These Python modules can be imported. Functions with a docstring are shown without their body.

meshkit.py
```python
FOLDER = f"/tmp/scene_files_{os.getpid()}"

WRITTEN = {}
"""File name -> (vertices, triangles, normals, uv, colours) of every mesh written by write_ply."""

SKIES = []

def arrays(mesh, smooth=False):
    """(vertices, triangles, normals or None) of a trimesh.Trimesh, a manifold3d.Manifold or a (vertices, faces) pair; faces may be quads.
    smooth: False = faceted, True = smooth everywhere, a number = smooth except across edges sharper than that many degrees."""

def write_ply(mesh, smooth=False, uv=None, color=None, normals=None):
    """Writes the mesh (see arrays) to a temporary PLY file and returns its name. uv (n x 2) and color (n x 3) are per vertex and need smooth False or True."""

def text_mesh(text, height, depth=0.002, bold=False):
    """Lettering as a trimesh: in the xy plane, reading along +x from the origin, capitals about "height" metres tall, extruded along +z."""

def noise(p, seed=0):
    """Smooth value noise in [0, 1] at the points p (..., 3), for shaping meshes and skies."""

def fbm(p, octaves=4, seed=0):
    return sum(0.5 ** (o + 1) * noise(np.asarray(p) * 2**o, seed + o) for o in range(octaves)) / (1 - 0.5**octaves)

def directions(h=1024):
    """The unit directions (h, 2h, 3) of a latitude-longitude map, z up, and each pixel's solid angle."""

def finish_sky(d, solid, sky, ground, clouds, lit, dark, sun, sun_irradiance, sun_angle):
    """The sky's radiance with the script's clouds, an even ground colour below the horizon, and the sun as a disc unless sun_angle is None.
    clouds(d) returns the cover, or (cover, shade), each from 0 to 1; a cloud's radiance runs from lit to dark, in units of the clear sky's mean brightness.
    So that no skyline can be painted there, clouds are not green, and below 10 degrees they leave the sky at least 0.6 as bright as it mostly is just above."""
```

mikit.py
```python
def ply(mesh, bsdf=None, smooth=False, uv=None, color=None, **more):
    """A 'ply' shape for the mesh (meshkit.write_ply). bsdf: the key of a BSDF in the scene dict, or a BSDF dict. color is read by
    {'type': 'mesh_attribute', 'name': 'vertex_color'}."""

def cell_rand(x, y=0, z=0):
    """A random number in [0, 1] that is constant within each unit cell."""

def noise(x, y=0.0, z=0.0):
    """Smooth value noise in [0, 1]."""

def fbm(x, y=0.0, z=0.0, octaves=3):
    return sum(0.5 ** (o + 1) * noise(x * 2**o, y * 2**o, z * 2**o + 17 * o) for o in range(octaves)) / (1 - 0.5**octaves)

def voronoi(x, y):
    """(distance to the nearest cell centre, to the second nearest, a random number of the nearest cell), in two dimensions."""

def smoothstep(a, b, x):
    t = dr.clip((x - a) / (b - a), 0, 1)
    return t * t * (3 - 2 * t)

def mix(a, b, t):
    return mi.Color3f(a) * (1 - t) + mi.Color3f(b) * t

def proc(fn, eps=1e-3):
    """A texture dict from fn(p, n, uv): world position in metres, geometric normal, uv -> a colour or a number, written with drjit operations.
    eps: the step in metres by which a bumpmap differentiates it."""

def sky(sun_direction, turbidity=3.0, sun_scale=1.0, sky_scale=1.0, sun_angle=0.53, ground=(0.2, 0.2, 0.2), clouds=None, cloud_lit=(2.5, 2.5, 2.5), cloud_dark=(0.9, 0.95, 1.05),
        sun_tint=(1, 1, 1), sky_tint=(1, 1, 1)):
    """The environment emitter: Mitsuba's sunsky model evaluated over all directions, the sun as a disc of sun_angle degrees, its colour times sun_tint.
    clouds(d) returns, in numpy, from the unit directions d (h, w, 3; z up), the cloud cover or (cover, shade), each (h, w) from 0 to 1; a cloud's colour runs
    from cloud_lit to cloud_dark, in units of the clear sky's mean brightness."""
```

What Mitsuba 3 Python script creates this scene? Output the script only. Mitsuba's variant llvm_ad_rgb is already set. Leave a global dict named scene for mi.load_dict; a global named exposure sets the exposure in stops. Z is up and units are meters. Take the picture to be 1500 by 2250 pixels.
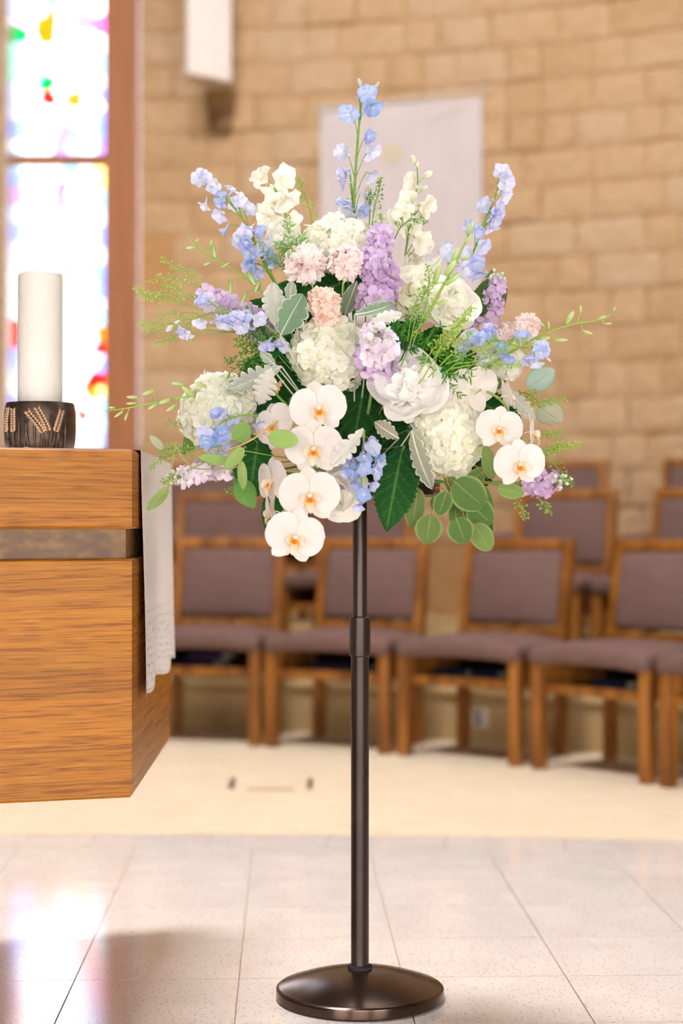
import math, random
import numpy as np
import trimesh, shapely
import shapely.geometry as sg
import drjit as dr
import mitsuba as mi
import mikit, meshkit
from mikit import proc, noise, fbm, cell_rand, smoothstep, mix

T = mi.ScalarTransform4f
scene, labels = {}, {}

# ------------------------------------------------------------------ camera, light, exposure
F, HX, HY, CAM_Z = 3800.0, 750.0, 1157.0, 0.90        # focal length in pixels of the 1500 x 2250 frame, horizon row
scene['camera'] = dict(type='thinlens', fov=2 * math.degrees(math.atan(750 / F)), fov_axis='x', near_clip=0.05, far_clip=100.0,
                       aperture_radius=0.0155, focus_distance=3.2,
                       to_world=T().look_at(origin=[0, 0, CAM_Z], target=[0, 1, CAM_Z + (HY - 1125) / F], up=[0, 0, 1]))
exposure = -0.02
SKYLIGHT, REAR, GLASS, WASH, SIDE = 60.0, 11.0, 4.2, 6.0, 5.0
CEIL = 6.6


def emit(rgb, k):
    return {'type': 'area', 'radiance': {'type': 'rgb', 'value': [float(c * k) for c in rgb]}}


def lamp_panel(key, x, y, z, wx, wy, rgb, k, label):
    m = trimesh.Trimesh([[x - wx, y - wy, z], [x - wx, y + wy, z], [x + wx, y + wy, z], [x + wx, y - wy, z]], [[0, 1, 2], [0, 2, 3]], process=False)
    scene[key] = mikit.ply(m, {'type': 'diffuse', 'reflectance': {'type': 'rgb', 'value': [.8, .8, .8]}}, emitter=emit(rgb, k))
    labels[key] = {'label': label, 'kind': 'structure'}


DAY = (1.0, 0.98, 0.97)
lamp_panel('window_2', -1.1, 4.4, CEIL - .03, 0.85, 0.75, DAY, SKYLIGHT, 'skylight in the ceiling above the altar')
lamp_panel('window_3', 0.8, 7.0, CEIL - .03, 1.2, 0.5, (1.0, .95, .88), WASH * 1.6, 'added wash light panel above the choir chairs, out of view')  # overhead panel added to wash chairs and wall with light
for k, x in enumerate((-4.0, 0.0, 4.0)):  # unseen light panels added behind the camera as front fill
    m = trimesh.Trimesh([[x - 1.5, -4.96, 0.4], [x + 1.5, -4.96, 0.4], [x + 1.5, -4.96, 2.6], [x - 1.5, -4.96, 2.6]], [[0, 2, 1], [0, 3, 2]], process=False)
    key = f'window_{k + 4}'
    scene[key] = mikit.ply(m, {'type': 'diffuse', 'reflectance': {'type': 'rgb', 'value': [.7, .7, .7]}}, emitter=emit((1.0, .95, .89), REAR))
    labels[key] = {'label': 'added fill light panel behind the camera, out of view', 'kind': 'structure'}

m = trimesh.Trimesh([[6.0, 0.5, 2.6], [6.0, 3.6, 2.6], [6.0, 3.6, 5.4], [6.0, 0.5, 5.4]], [[0, 2, 1], [0, 3, 2]], process=False)  # unseen panel added at the right to brighten the cloth and right-hand sides
scene['window_7'] = mikit.ply(m, {'type': 'diffuse', 'reflectance': {'type': 'rgb', 'value': [.7, .7, .7]}}, emitter=emit((1.0, .97, .93), SIDE))
labels['window_7'] = {'label': 'added fill light panel at the right, out of view', 'kind': 'structure'}

# ------------------------------------------------------------------ helpers


def lin(h):
    c = np.array([int(h[i:i + 2], 16) for i in (0, 2, 4)]) / 255.0
    return np.where(c <= 0.04045, c / 12.92, ((c + 0.055) / 1.055) ** 2.4)


def lt(h, k=1.0):
    return tuple(float(v) * k for v in lin(h))


def rgb(h):
    return {'type': 'rgb', 'value': [float(v) for v in (lin(h) if isinstance(h, str) else h)]}


def P(px, py, d):
    """The point at depth d metres that the photograph shows at pixel (px, py)."""
    t, v = math.atan((HY - 1125) / F), (1125 - py) / F
    k = d / (math.cos(t) - math.sin(t) * v)
    return np.array([(px - HX) / F * k, d, CAM_Z + (math.sin(t) + math.cos(t) * v) * k])


def key_for(base):
    if base not in scene and base not in labels:
        return base
    n = 1
    while f'{base}_{n:03d}' in scene or f'{base}_{n:03d}' in labels:
        n += 1
    return f'{base}_{n:03d}'


def thing(name, label, cat, group=None):
    k = key_for(name)
    labels[k] = {'label': label, 'category': cat}
    if group:
        labels[k]['group'] = group
    return k


_count = {}


def put(parent, name, shape, to_world=None, label=None, kind=None):
    base = f'{parent}__{name}'
    n = _count.get(base, 0)
    _count[base] = n + 1
    k = base if n == 0 else f'{base}_{n:03d}'
    scene[k] = dict(shape) if to_world is None else {**shape, 'to_world': T(np.asarray(to_world, float).tolist())}
    if label or kind:
        labels[k] = {}
        if label:
            labels[k]['label'] = label
        if kind:
            labels[k]['kind'] = kind
    return k


def structure(k, shape, label=None):
    scene[k] = shape
    labels[k] = {'kind': 'structure'}
    if label:
        labels[k]['label'] = label
    return k


class MB:
    """Collects pieces of one mesh with a colour per vertex."""
    def __init__(self):
        self.v, self.f, self.c, self.n = [], [], [], 0

    def add(self, V, Fc, C=(1, 1, 1), M=None):
        V = np.asarray(V, float)
        if M is not None:
            V = V @ M[:3, :3].T + M[:3, 3]
        Fc = np.asarray(Fc, int)
        if Fc.shape[1] == 4:
            Fc = np.vstack([Fc[:, [0, 1, 2]], Fc[:, [0, 2, 3]]])
        self.v.append(V)
        self.f.append(Fc + self.n)
        self.c.append(np.broadcast_to(np.asarray(C, float), (len(V), 3)))
        self.n += len(V)
        return self

    def arrays(self):
        return np.vstack(self.v), np.vstack(self.f), np.vstack(self.c)

    def ply(self, bsdf, smooth=True, color=True, family=None):
        V, Fc, C = self.arrays()
        m = trimesh.Trimesh(V, Fc, process=False)
        if not color:
            return mikit.ply(m, bsdf, smooth=smooth)
        key, uv = pigment(bsdf, C, family)
        return mikit.ply(m, key, smooth=smooth, uv=uv)


# Plant colours are mixtures of three pigments per family; a vertex's uv holds its share of the second and the third.
PIGMENTS = {'petal': [('FCFAF4', 'EBECCC', 'F3E6DE'), ('FAF4E4', 'EE9616', 'F8D448'), ('FDF2EE', 'FAD8C2', 'F5CEC8'), ('F7F6F2', '98B2EC', 'C9C8F4'), ('F6F2E2', 'CBA2D8', 'E8D4F2')],
            'leaf': [('1A3E20', 'A4C67A', 'A9BFB4'), ('3E7A30', 'B4C48C', '6C8A60'), ('1C4222', '6E9A52', '346430')], 'felt_leaf': [('E8EAE2', 'A79E8E', '7E9A7C')],
            'stem': [('33502C', 'DCE8B0', 'C8A868'), ('6E9A52', 'F4F2E2', 'DAD2EE')]}


def pigment(bsdf, C, family=None):
    best = None
    for k, hs in enumerate(PIGMENTS[bsdf]):
        if family not in (None, k):
            continue
        a, b, c = (lin(h) for h in hs)
        A = np.stack([b - a, c - a], 1)
        uv = np.linalg.lstsq(A, (C - a).T, rcond=None)[0].T
        err = ((uv @ A.T + a - C) ** 2).mean()
        if best is None or err < best[0]:
            best = (err, f'{bsdf}_{k}', uv)
    return best[1], best[2]


def pigment_texture(hs):
    a, b, c = (lin(h) for h in hs)
    k = [[float(x) for x in v] for v in (a, b - a, c - a)]

    def fn(p, n, uv):
        return mi.Color3f(*[dr.clip(k[0][i] + uv.x * k[1][i] + uv.y * k[2][i], 0.0, 0.95) for i in range(3)])
    return proc(fn)


def box(mb, x0, x1, y0, y1, z0, z1, C=(1, 1, 1), M=None):
    V = np.array([[x, y, z] for x in (x0, x1) for y in (y0, y1) for z in (z0, z1)], float)
    Fc = np.array([[0, 1, 3, 2], [4, 6, 7, 5], [0, 4, 5, 1], [2, 3, 7, 6], [0, 2, 6, 4], [1, 5, 7, 3]])
    return mb.add(V, Fc, C, M)


def rbox(hx, hy, hz, r, bulge=None):
    """A box of half sizes with rounded edges; bulge(v) may move its vertices."""
    def axis(h):
        return np.array([-h, -h + .3 * r, -h + r, -(h - r) / 2, 0, (h - r) / 2, h - r, h - .3 * r, h])
    A = [axis(h) for h in (hx, hy, hz)]
    vs, fs, n = [], [], 0
    for k in range(3):
        i, j = (k + 1) % 3, (k + 2) % 3
        for s in (-1, 1):
            g = np.zeros((9, 9, 3))
            g[..., i], g[..., j] = np.meshgrid(A[i], A[j], indexing='ij')
            g[..., k] = s * (hx, hy, hz)[k]
            idx = np.arange(81).reshape(9, 9) + n
            q = np.stack([idx[:-1, :-1], idx[1:, :-1], idx[1:, 1:], idx[:-1, 1:]], -1).reshape(-1, 4)
            fs.append(q if s > 0 else q[:, ::-1])
            vs.append(g.reshape(-1, 3))
            n += 81
    v = np.vstack(vs)
    inner = np.clip(v, -np.array([hx - r, hy - r, hz - r]), np.array([hx - r, hy - r, hz - r]))
    d = v - inner
    v = inner + d / np.maximum(np.linalg.norm(d, axis=1, keepdims=True), 1e-9) * r
    if bulge is not None:
        v = bulge(v)
    f = np.vstack(fs)
    m = trimesh.Trimesh(v, np.vstack([f[:, [0, 1, 2]], f[:, [0, 2, 3]]]), process=False)
    m.merge_vertices(digits_vertex=6)
    m.update_faces(m.nondegenerate_faces())
    return m


def lathe(profile, n=64, at=(0, 0, 0)):
    """profile: (radius, z) from bottom to top."""
    p = np.array(profile, float)
    a = np.arange(n) * 2 * np.pi / n
    V = np.stack([p[:, None, 0] * np.cos(a), p[:, None, 0] * np.sin(a), np.broadcast_to(p[:, None, 1], (len(p), n))], -1).reshape(-1, 3) + np.array(at)
    i, j = np.meshgrid(np.arange(len(p) - 1), np.arange(n), indexing='ij')
    q = np.stack([i * n + j, i * n + (j + 1) % n, (i + 1) * n + (j + 1) % n, (i + 1) * n + j], -1).reshape(-1, 4)
    return V, q


def tube(points, radii, n=6):
    p = np.asarray(points, float)
    r = np.broadcast_to(np.asarray(radii, float), (len(p),))
    t = np.gradient(p, axis=0)
    t /= np.linalg.norm(t, axis=1, keepdims=True) + 1e-12
    ref = np.array([0.3, 1.0, 0.2]) if abs(t[:, 1]).mean() < 0.8 else np.array([1.0, 0.1, 0.2])
    a = np.cross(t, ref)
    a /= np.linalg.norm(a, axis=1, keepdims=True) + 1e-12
    b = np.cross(t, a)
    ang = np.arange(n) * 2 * np.pi / n
    V = p[:, None] + r[:, None, None] * (np.cos(ang)[None, :, None] * a[:, None] + np.sin(ang)[None, :, None] * b[:, None])
    i, j = np.meshgrid(np.arange(len(p) - 1), np.arange(n), indexing='ij')
    q = np.stack([i * n + j, i * n + (j + 1) % n, (i + 1) * n + (j + 1) % n, (i + 1) * n + j], -1).reshape(-1, 4)
    return V.reshape(-1, 3), q[:, ::-1]


def spline(pts, n=24):
    """Catmull-Rom through the points."""
    p = np.asarray(pts, float)
    if len(p) == 2:
        return p[0] + (p[1] - p[0]) * np.linspace(0, 1, n)[:, None]
    q = np.vstack([2 * p[0] - p[1], p, 2 * p[-1] - p[-2]])
    out = []
    s = np.linspace(0, len(p) - 1, n)
    for u in s:
        i = min(int(u), len(p) - 2)
        t = u - i
        a, b, c, d = q[i:i + 4]
        out.append(0.5 * (2 * b + (c - a) * t + (2 * a - 5 * b + 4 * c - d) * t * t + (3 * b - a - 3 * c + d) * t ** 3))
    return np.array(out)


def frame(pos, n, roll=0.0, s=1.0, up=(0, 0, 1)):
    """A matrix whose z axis is n, y axis as near to up as it can be (turned by roll), at pos."""
    z = np.asarray(n, float)
    z = z / np.linalg.norm(z)
    u = np.asarray(up, float)
    if abs(z @ u) > 0.98:
        u = np.array([0, 1.0, 0.1])
    x = np.cross(u, z)
    x /= np.linalg.norm(x)
    y = np.cross(z, x)
    c, w = math.cos(roll), math.sin(roll)
    M = np.eye(4)
    M[:3, 0], M[:3, 1], M[:3, 2], M[:3, 3] = (x * c + y * w) * s, (y * c - x * w) * s, z * s, pos
    return M


def rotz(a):
    M = np.eye(4)
    M[:2, :2] = [[math.cos(a), -math.sin(a)], [math.sin(a), math.cos(a)]]
    return M


def shift(x, y, z):
    M = np.eye(4)
    M[:3, 3] = (x, y, z)
    return M


def unit(v):
    v = np.asarray(v, float)
    return v / (np.linalg.norm(v) + 1e-12)


# ------------------------------------------------------------------ materials
def two(b):
    return {'type': 'twosided', 'b': b}


def principled(color, rough=0.5, **k):
    return two({'type': 'principled', 'base_color': color if isinstance(color, dict) else rgb(color), 'roughness': rough, **k})


def matte(color):
    return two({'type': 'diffuse', 'reflectance': color if isinstance(color, dict) else rgb(color)})


def wood_fn(dark, mid, light, board=0.085, fine=460.0, along=9.0):
    D, M_, L = (lt(h) for h in (dark, mid, light))

    def fn(p, n, uv):
        u = p.x * 0.953 + p.y * 0.303 + p.y * 0.35
        zz = p.z + 0.035 * (noise(u * 1.1, p.z * 6.0, 8.0) - 0.5)
        b = dr.floor(zz * 0 + p.z / board)
        tone = cell_rand(b, 3, 7)
        g1 = noise(u * along, zz * fine, b * 7.0)
        g2 = noise(u * along * 3.5, zz * fine * 1.9, 5.0 + b)
        g3 = noise(u * 1.3, zz * 60.0, 2.0 + b)
        g = dr.clip(0.46 * g1 + 0.38 * g2 + 0.16 * g3, 0, 1)
        c = mix(D, M_, smoothstep(0.22, 0.52, g))
        c = mix(c, L, smoothstep(0.5, 0.85, g) * 0.8)
        return c * (0.90 + 0.2 * tone)
    return fn


scene['oak'] = {'type': 'roughplastic', 'diffuse_reflectance': proc(wood_fn('84490A', 'AE6A14', 'C28028')), 'alpha': 0.2, 'int_ior': 1.36}
scene['oak_band'] = principled(proc(lambda p, n, uv: mix(lt('5E3D20'), lt('86602F'), smoothstep(.3, .7, fbm(p.x * 40, p.y * 40, p.z * 60) * .6 + .4 * noise(p.x * 9, p.y * 9, p.z * 14)))), 0.42)


def chair_wood(p, n, uv):
    g = noise(p.x * 25, p.y * 25, p.z * 3.5) * .6 + .4 * noise(p.x * 150, p.y * 150, p.z * 10)
    return mix(lt('7C4818'), lt('B0702E'), smoothstep(.2, .8, g))


scene['chair_wood'] = {'type': 'roughplastic', 'diffuse_reflectance': proc(chair_wood), 'alpha': 0.28, 'int_ior': 1.45}
scene['fabric'] = matte(proc(lambda p, n, uv: mix(lt('6C534D'), lt('80655F'), 0.35 * noise(p.x * 900, p.y * 900, p.z * 900) + .65 * noise(p.x * 60, p.y * 60, p.z * 60))))
scene['rack_dark'] = matte('2B1C17')


def bronze_fn(p, n, uv):
    return mix(lt('2C2422'), lt('443833'), fbm(p.x * 30, p.y * 30, p.z * 14))


scene['bronze'] = principled(proc(bronze_fn), 0.30, metallic=0.6, specular=0.6)
scene['bronze_dome'] = principled(proc(lambda p, n, uv: mix(lt('3A2C26'), lt('57443A'), fbm(p.x * 22, p.y * 22, p.z * 22))), 0.20, metallic=0.8, specular=0.6)
scene['relief'] = principled(proc(lambda p, n, uv: mix(lt('3A2E2A'), lt('6A5446'), fbm(p.x * 90, p.y * 90, p.z * 90))), 0.38, metallic=0.7)
scene['relief_bright'] = principled('C7A284', 0.36, metallic=0.8)
scene['wax'] = {'type': 'roughplastic', 'diffuse_reflectance': rgb('F3ECE4'), 'alpha': 0.25, 'int_ior': 1.4}
scene['linen'] = matte(proc(lambda p, n, uv: mix(lt('E6DEDA'), lt('F4EFEC'), .5 * noise(p.x * 700, p.y * 700, p.z * 60) + .5 * noise(p.x * 60, p.y * 60, p.z * 700))))
scene['banner_cloth'] = matte(proc(lambda p, n, uv: mix(lt('CEC2C2'), lt('DACFCE'), fbm(p.x * 14, p.y * 14, p.z * 3))))
scene['gold_print'] = matte('D8C7A8')
scene['white_panel'] = matte('F0E8E4')
scene['plate'] = principled('D9CFC6', 0.4)
scene['dark_metal'] = principled('6A5E56', 0.35, metallic=.6)


def block_fn(lo, hi):
    a, b = lt(lo), lt(hi)

    def fn(p, n, uv):
        g = .5 * noise(p.x * 30, p.y * 30, p.z * 30) + .5 * noise(p.x * 170, p.y * 170, p.z * 170)
        return mix(a, b, smoothstep(.2, .8, g))
    return fn


BLOCKS = []
for i, (lo, hi) in enumerate((('BE9871', 'CEAD89'), ('C29C76', 'D0B08D'), ('BA946C', 'CAA883'), ('C19F7B', 'D0B293'))):
    scene[f'block_{i}'] = matte(proc(block_fn(lo, hi)))
    BLOCKS.append(f'block_{i}')
scene['mortar'] = matte(proc(block_fn('B78A5C', 'C79C70')))


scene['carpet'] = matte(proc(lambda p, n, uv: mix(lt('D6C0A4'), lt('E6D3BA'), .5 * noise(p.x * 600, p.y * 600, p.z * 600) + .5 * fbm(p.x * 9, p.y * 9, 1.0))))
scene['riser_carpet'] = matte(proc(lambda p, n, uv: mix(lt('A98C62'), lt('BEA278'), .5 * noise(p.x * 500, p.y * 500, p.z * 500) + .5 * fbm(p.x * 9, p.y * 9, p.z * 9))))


def terrazzo(seed, tone):
    a, b = lt('E6D8D0', tone), lt('F2E8E2', tone)

    def fn(p, n, uv):
        base = mix(a, b, .6 * noise(p.x * 14, p.y * 14, seed) + .4 * noise(p.x * 260, p.y * 260, seed))
        f1, f2, r = mikit.voronoi(p.x * 84 + seed * 3.1, p.y * 84)
        chip = smoothstep(.20 + .10 * noise(p.x * 400, p.y * 400), .12, f1) * dr.select(r > 0.62, r, 0.0)
        return mix(base, lt('9A6A4C'), chip * .6)
    return fn


TILES = []
for i in range(3):
    scene[f'terrazzo_{i}'] = {'type': 'roughplastic', 'diffuse_reflectance': proc(terrazzo(i * 5.0, (1.0, .985, 1.01)[i])), 'alpha': 0.012, 'int_ior': 1.5, 'nonlinear': False}
    TILES.append(f'terrazzo_{i}')
scene['joint'] = matte('C6AC88')
scene['frame_wood'] = {'type': 'roughplastic', 'diffuse_reflectance': proc(lambda p, n, uv: mix(lt('9C5A2C'), lt('BE7A44'), .6 * noise(p.x * 60, p.y * 60, p.z * 2.0) + .4 * noise(p.x * 220, p.y * 220, p.z * 6))), 'alpha': 0.3, 'int_ior': 1.45}
scene['jamb'] = {'type': 'roughplastic', 'diffuse_reflectance': rgb('B9A18C'), 'alpha': 0.15}
scene['lead'] = matte('3A3436')
scene['cover_0'] = matte('2C2038')
scene['cover_1'] = matte('1E2438')
scene['pages'] = matte('CFC4B4')

for kind, families in PIGMENTS.items():
    for k, hs in enumerate(families):
        tex = pigment_texture(hs)
        if kind == 'stem':
            scene[f'stem_{k}'] = two({'type': 'diffuse', 'reflectance': tex})
        else:
            rough, trans = {'petal': (.55, .5), 'leaf': (.42, .45), 'felt_leaf': (.9, .35)}[kind]
            scene[f'{kind}_{k}'] = {'type': 'principledthin', 'base_color': tex, 'roughness': rough, 'diff_trans': trans, 'spec_trans': 0.0, 'eta': 1.4}

# ------------------------------------------------------------------ floor
V0 = np.array([-126 / F, 1.0])            # direction of the tile joints that run away from the camera
V0 /= np.linalg.norm(V0)
U0 = np.array([V0[1], -V0[0]])
TILE = 0.326


def quad_ground(x0, x1, y0, y1, z):
    return trimesh.Trimesh([[x0, y0, z], [x1, y0, z], [x1, y1, z], [x0, y1, z]], [[0, 1, 2], [0, 2, 3]], process=False)


structure('floor', mikit.ply(quad_ground(-7, 7, -5, 14, -0.006), 'joint'))
g0 = P(515, 2250, CAM_Z * F / (2250 - HY))[:2]
yb = P(100, 2151.7, CAM_Z * F / (2151.7 - HY))[:2]
ARC_C, ARC_R = np.array([-0.45, 5.06 - 9.5]), 9.5           # the tiled area ends in a shallow arc
EDGE = sg.Point(*ARC_C).buffer(ARC_R, quad_segs=400)
random.seed(3)
for j in range(-10, 12):
    for i in range(-9, 14):
        o = g0 + U0 * TILE * i + V0 * TILE * (j + ((yb - g0) @ V0) / TILE)
        h = 0.0012
        sq = sg.Polygon([o + U0 * a + V0 * b for a, b in ((h, h), (TILE - h, h), (TILE - h, TILE - h), (h, TILE - h))])
        cx, cy = sq.centroid.x, sq.centroid.y
        if cy < 1.4 or abs(cx) > 0.32 * cy + 0.45 or cy > 5.3:
            continue
        inner = sg.Point(*ARC_C).buffer(ARC_R - 0.20, quad_segs=400)
        sq = sq.intersection(inner)
        if sq.is_empty or sq.area < 0.002 or sq.geom_type != 'Polygon':
            continue
        v, f = trimesh.creation.triangulate_polygon(sq, engine='earcut')
        m = trimesh.creation.extrude_triangulation(v, f, 0.006)
        m.apply_translation([0, 0, -0.006])
        put('floor', 'tile', mikit.ply(m, TILES[random.randrange(3)]))
for k in range(-8, 16):                                        # the border course of the tiled area
    a0, a1 = (math.pi / 2 - (k * 0.34 + .075) / ARC_R - s / ARC_R for s in (0.0015, 0.3385))
    aa = np.linspace(a0, a1, 6)
    ring = [ARC_C + (ARC_R - 0.003) * np.array([math.cos(a), math.sin(a)]) for a in aa] + [ARC_C + (ARC_R - 0.197) * np.array([math.cos(a), math.sin(a)]) for a in aa[::-1]]
    v, f = trimesh.creation.triangulate_polygon(sg.Polygon(ring), engine='earcut')
    m = trimesh.creation.extrude_triangulation(v, f, 0.006)
    m.apply_translation([0, 0, -0.006])
    if abs(ring[0][0]) < 2.4:
        put('floor', 'border_tile', mikit.ply(m, TILES[k % 3]))
# plain terrazzo beyond the tiles one can pick apart
rest = sg.box(-7, -5, 7, 5.3).intersection(EDGE).difference(sg.Polygon([(-0.9, 1.45), (0.9, 1.45), (2.15, 5.06), (2.1, 5.4), (-2.1, 5.4), (-2.15, 5.06)]))
for gpoly in getattr(rest, 'geoms', [rest]):
    v, f = trimesh.creation.triangulate_polygon(gpoly.simplify(.002), engine='earcut')
    put('floor', 'plain_terrazzo', mikit.ply(trimesh.Trimesh(np.c_[v, np.full(len(v), -0.004)], f, process=False), TILES[0]))
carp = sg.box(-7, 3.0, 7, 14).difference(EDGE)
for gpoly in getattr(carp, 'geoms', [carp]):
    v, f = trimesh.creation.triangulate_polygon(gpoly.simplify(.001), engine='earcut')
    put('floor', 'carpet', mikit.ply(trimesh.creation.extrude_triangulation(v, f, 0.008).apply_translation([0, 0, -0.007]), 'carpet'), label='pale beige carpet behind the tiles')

# ------------------------------------------------------------------ risers under the choir chairs
O = np.array([-1.34, 4.24])
RISE, RISE_2 = 0.22, 0.175


def polar(theta, R):
    return np.array([O[0] + R * math.sin(theta), O[1] + R * math.cos(theta)])


def arc_riser(R, z0, z1, a0, a1, back):
    th = np.linspace(math.radians(a0), math.radians(a1), 60)
    ins = np.array([polar(t, R) for t in th])
    out = np.array([polar(t, back) for t in th])
    n = len(th)
    nose = np.array([polar(t, R - 0.02) for t in th])
    V = np.vstack([np.c_[ins, np.full(n, z0)], np.c_[ins, np.full(n, z1 - .03)], np.c_[nose, np.full(n, z1 - .022)], np.c_[nose, np.full(n, z1 - .006)], np.c_[(nose + ins) / 2, np.full(n, z1)], np.c_[out, np.full(n, z1)]])
    q = []
    for r in range(5):
        i = np.arange(n - 1)
        q.append(np.stack([r * n + i, r * n + i + 1, (r + 1) * n + i + 1, (r + 1) * n + i], -1))
    return V, np.vstack(q)


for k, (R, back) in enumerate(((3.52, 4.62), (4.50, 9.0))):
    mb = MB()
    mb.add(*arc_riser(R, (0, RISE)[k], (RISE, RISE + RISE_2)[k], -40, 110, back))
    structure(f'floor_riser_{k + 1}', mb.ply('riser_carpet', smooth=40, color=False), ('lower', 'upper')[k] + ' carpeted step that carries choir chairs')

# ------------------------------------------------------------------ walls
WR = 8.0
WC = np.array([0.35 - WR * math.sin(math.radians(14)), 10.1 - WR * math.cos(math.radians(14))])


def wall_at(X):
    th = math.asin((X - WC[0]) / WR)
    return th, WC + WR * np.array([math.sin(th), math.cos(th)])


X_END = -1.20
TH0 = wall_at(X_END)[0]
Y_WIN = wall_at(X_END)[1][1] + 0.02                              # plane of the wall that holds the window
th = np.linspace(TH0, math.radians(58), 70)
mb = MB()
base = np.array([WC + (WR + 0.002) * np.array([math.sin(t), math.cos(t)]) for t in th])
V = np.vstack([np.c_[base, np.zeros(len(th))], np.c_[base, np.full(len(th), CEIL)]])
i = np.arange(len(th) - 1)
mb.add(V, np.stack([i, i + 1, len(th) + i + 1, len(th) + i], -1))
structure('wall_back', mb.ply('mortar', smooth=True, color=False), 'curved wall of tan split-face blocks behind the choir chairs')
COURSE = 0.2032
rng = np.random.default_rng(11)


def block_mesh(w, h, seed):
    nx, nz = max(3, int(w / 0.05)), 4
    xs, zs = np.linspace(0, w, nx + 1), np.linspace(0, h, nz + 1)
    gx, gz = np.meshgrid(xs, zs, indexing='ij')
    r = np.random.default_rng(seed)
    depth = -(0.012 + 0.009 * r.random(gx.shape))
    depth[0], depth[-1], depth[:, 0], depth[:, -1] = -.006 - .004 * r.random(nz + 1), -.006 - .004 * r.random(nz + 1), -.005 - .006 * r.random(nx + 1), -.006 - .004 * r.random(nx + 1)
    V = np.stack([gx, depth, gz], -1).reshape(-1, 3)
    idx = np.arange((nx + 1) * (nz + 1)).reshape(nx + 1, nz + 1)
    q = np.stack([idx[:-1, :-1], idx[1:, :-1], idx[1:, 1:], idx[:-1, 1:]], -1).reshape(-1, 4)
    ring = np.r_[idx[:, 0], idx[-1, 1:], idx[-2::-1, -1], idx[0, -2:0:-1]]
    Vb = V[ring] * [1, 0, 1] + [0, 0.03, 0]
    n0 = len(V)
    m = len(ring)
    k = np.arange(m)
    q2 = np.stack([ring[k], ring[(k + 1) % m], n0 + (k + 1) % m, n0 + k], -1)[:, ::-1]
    return np.vstack([V, Vb]), np.vstack([q, q2])


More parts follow.
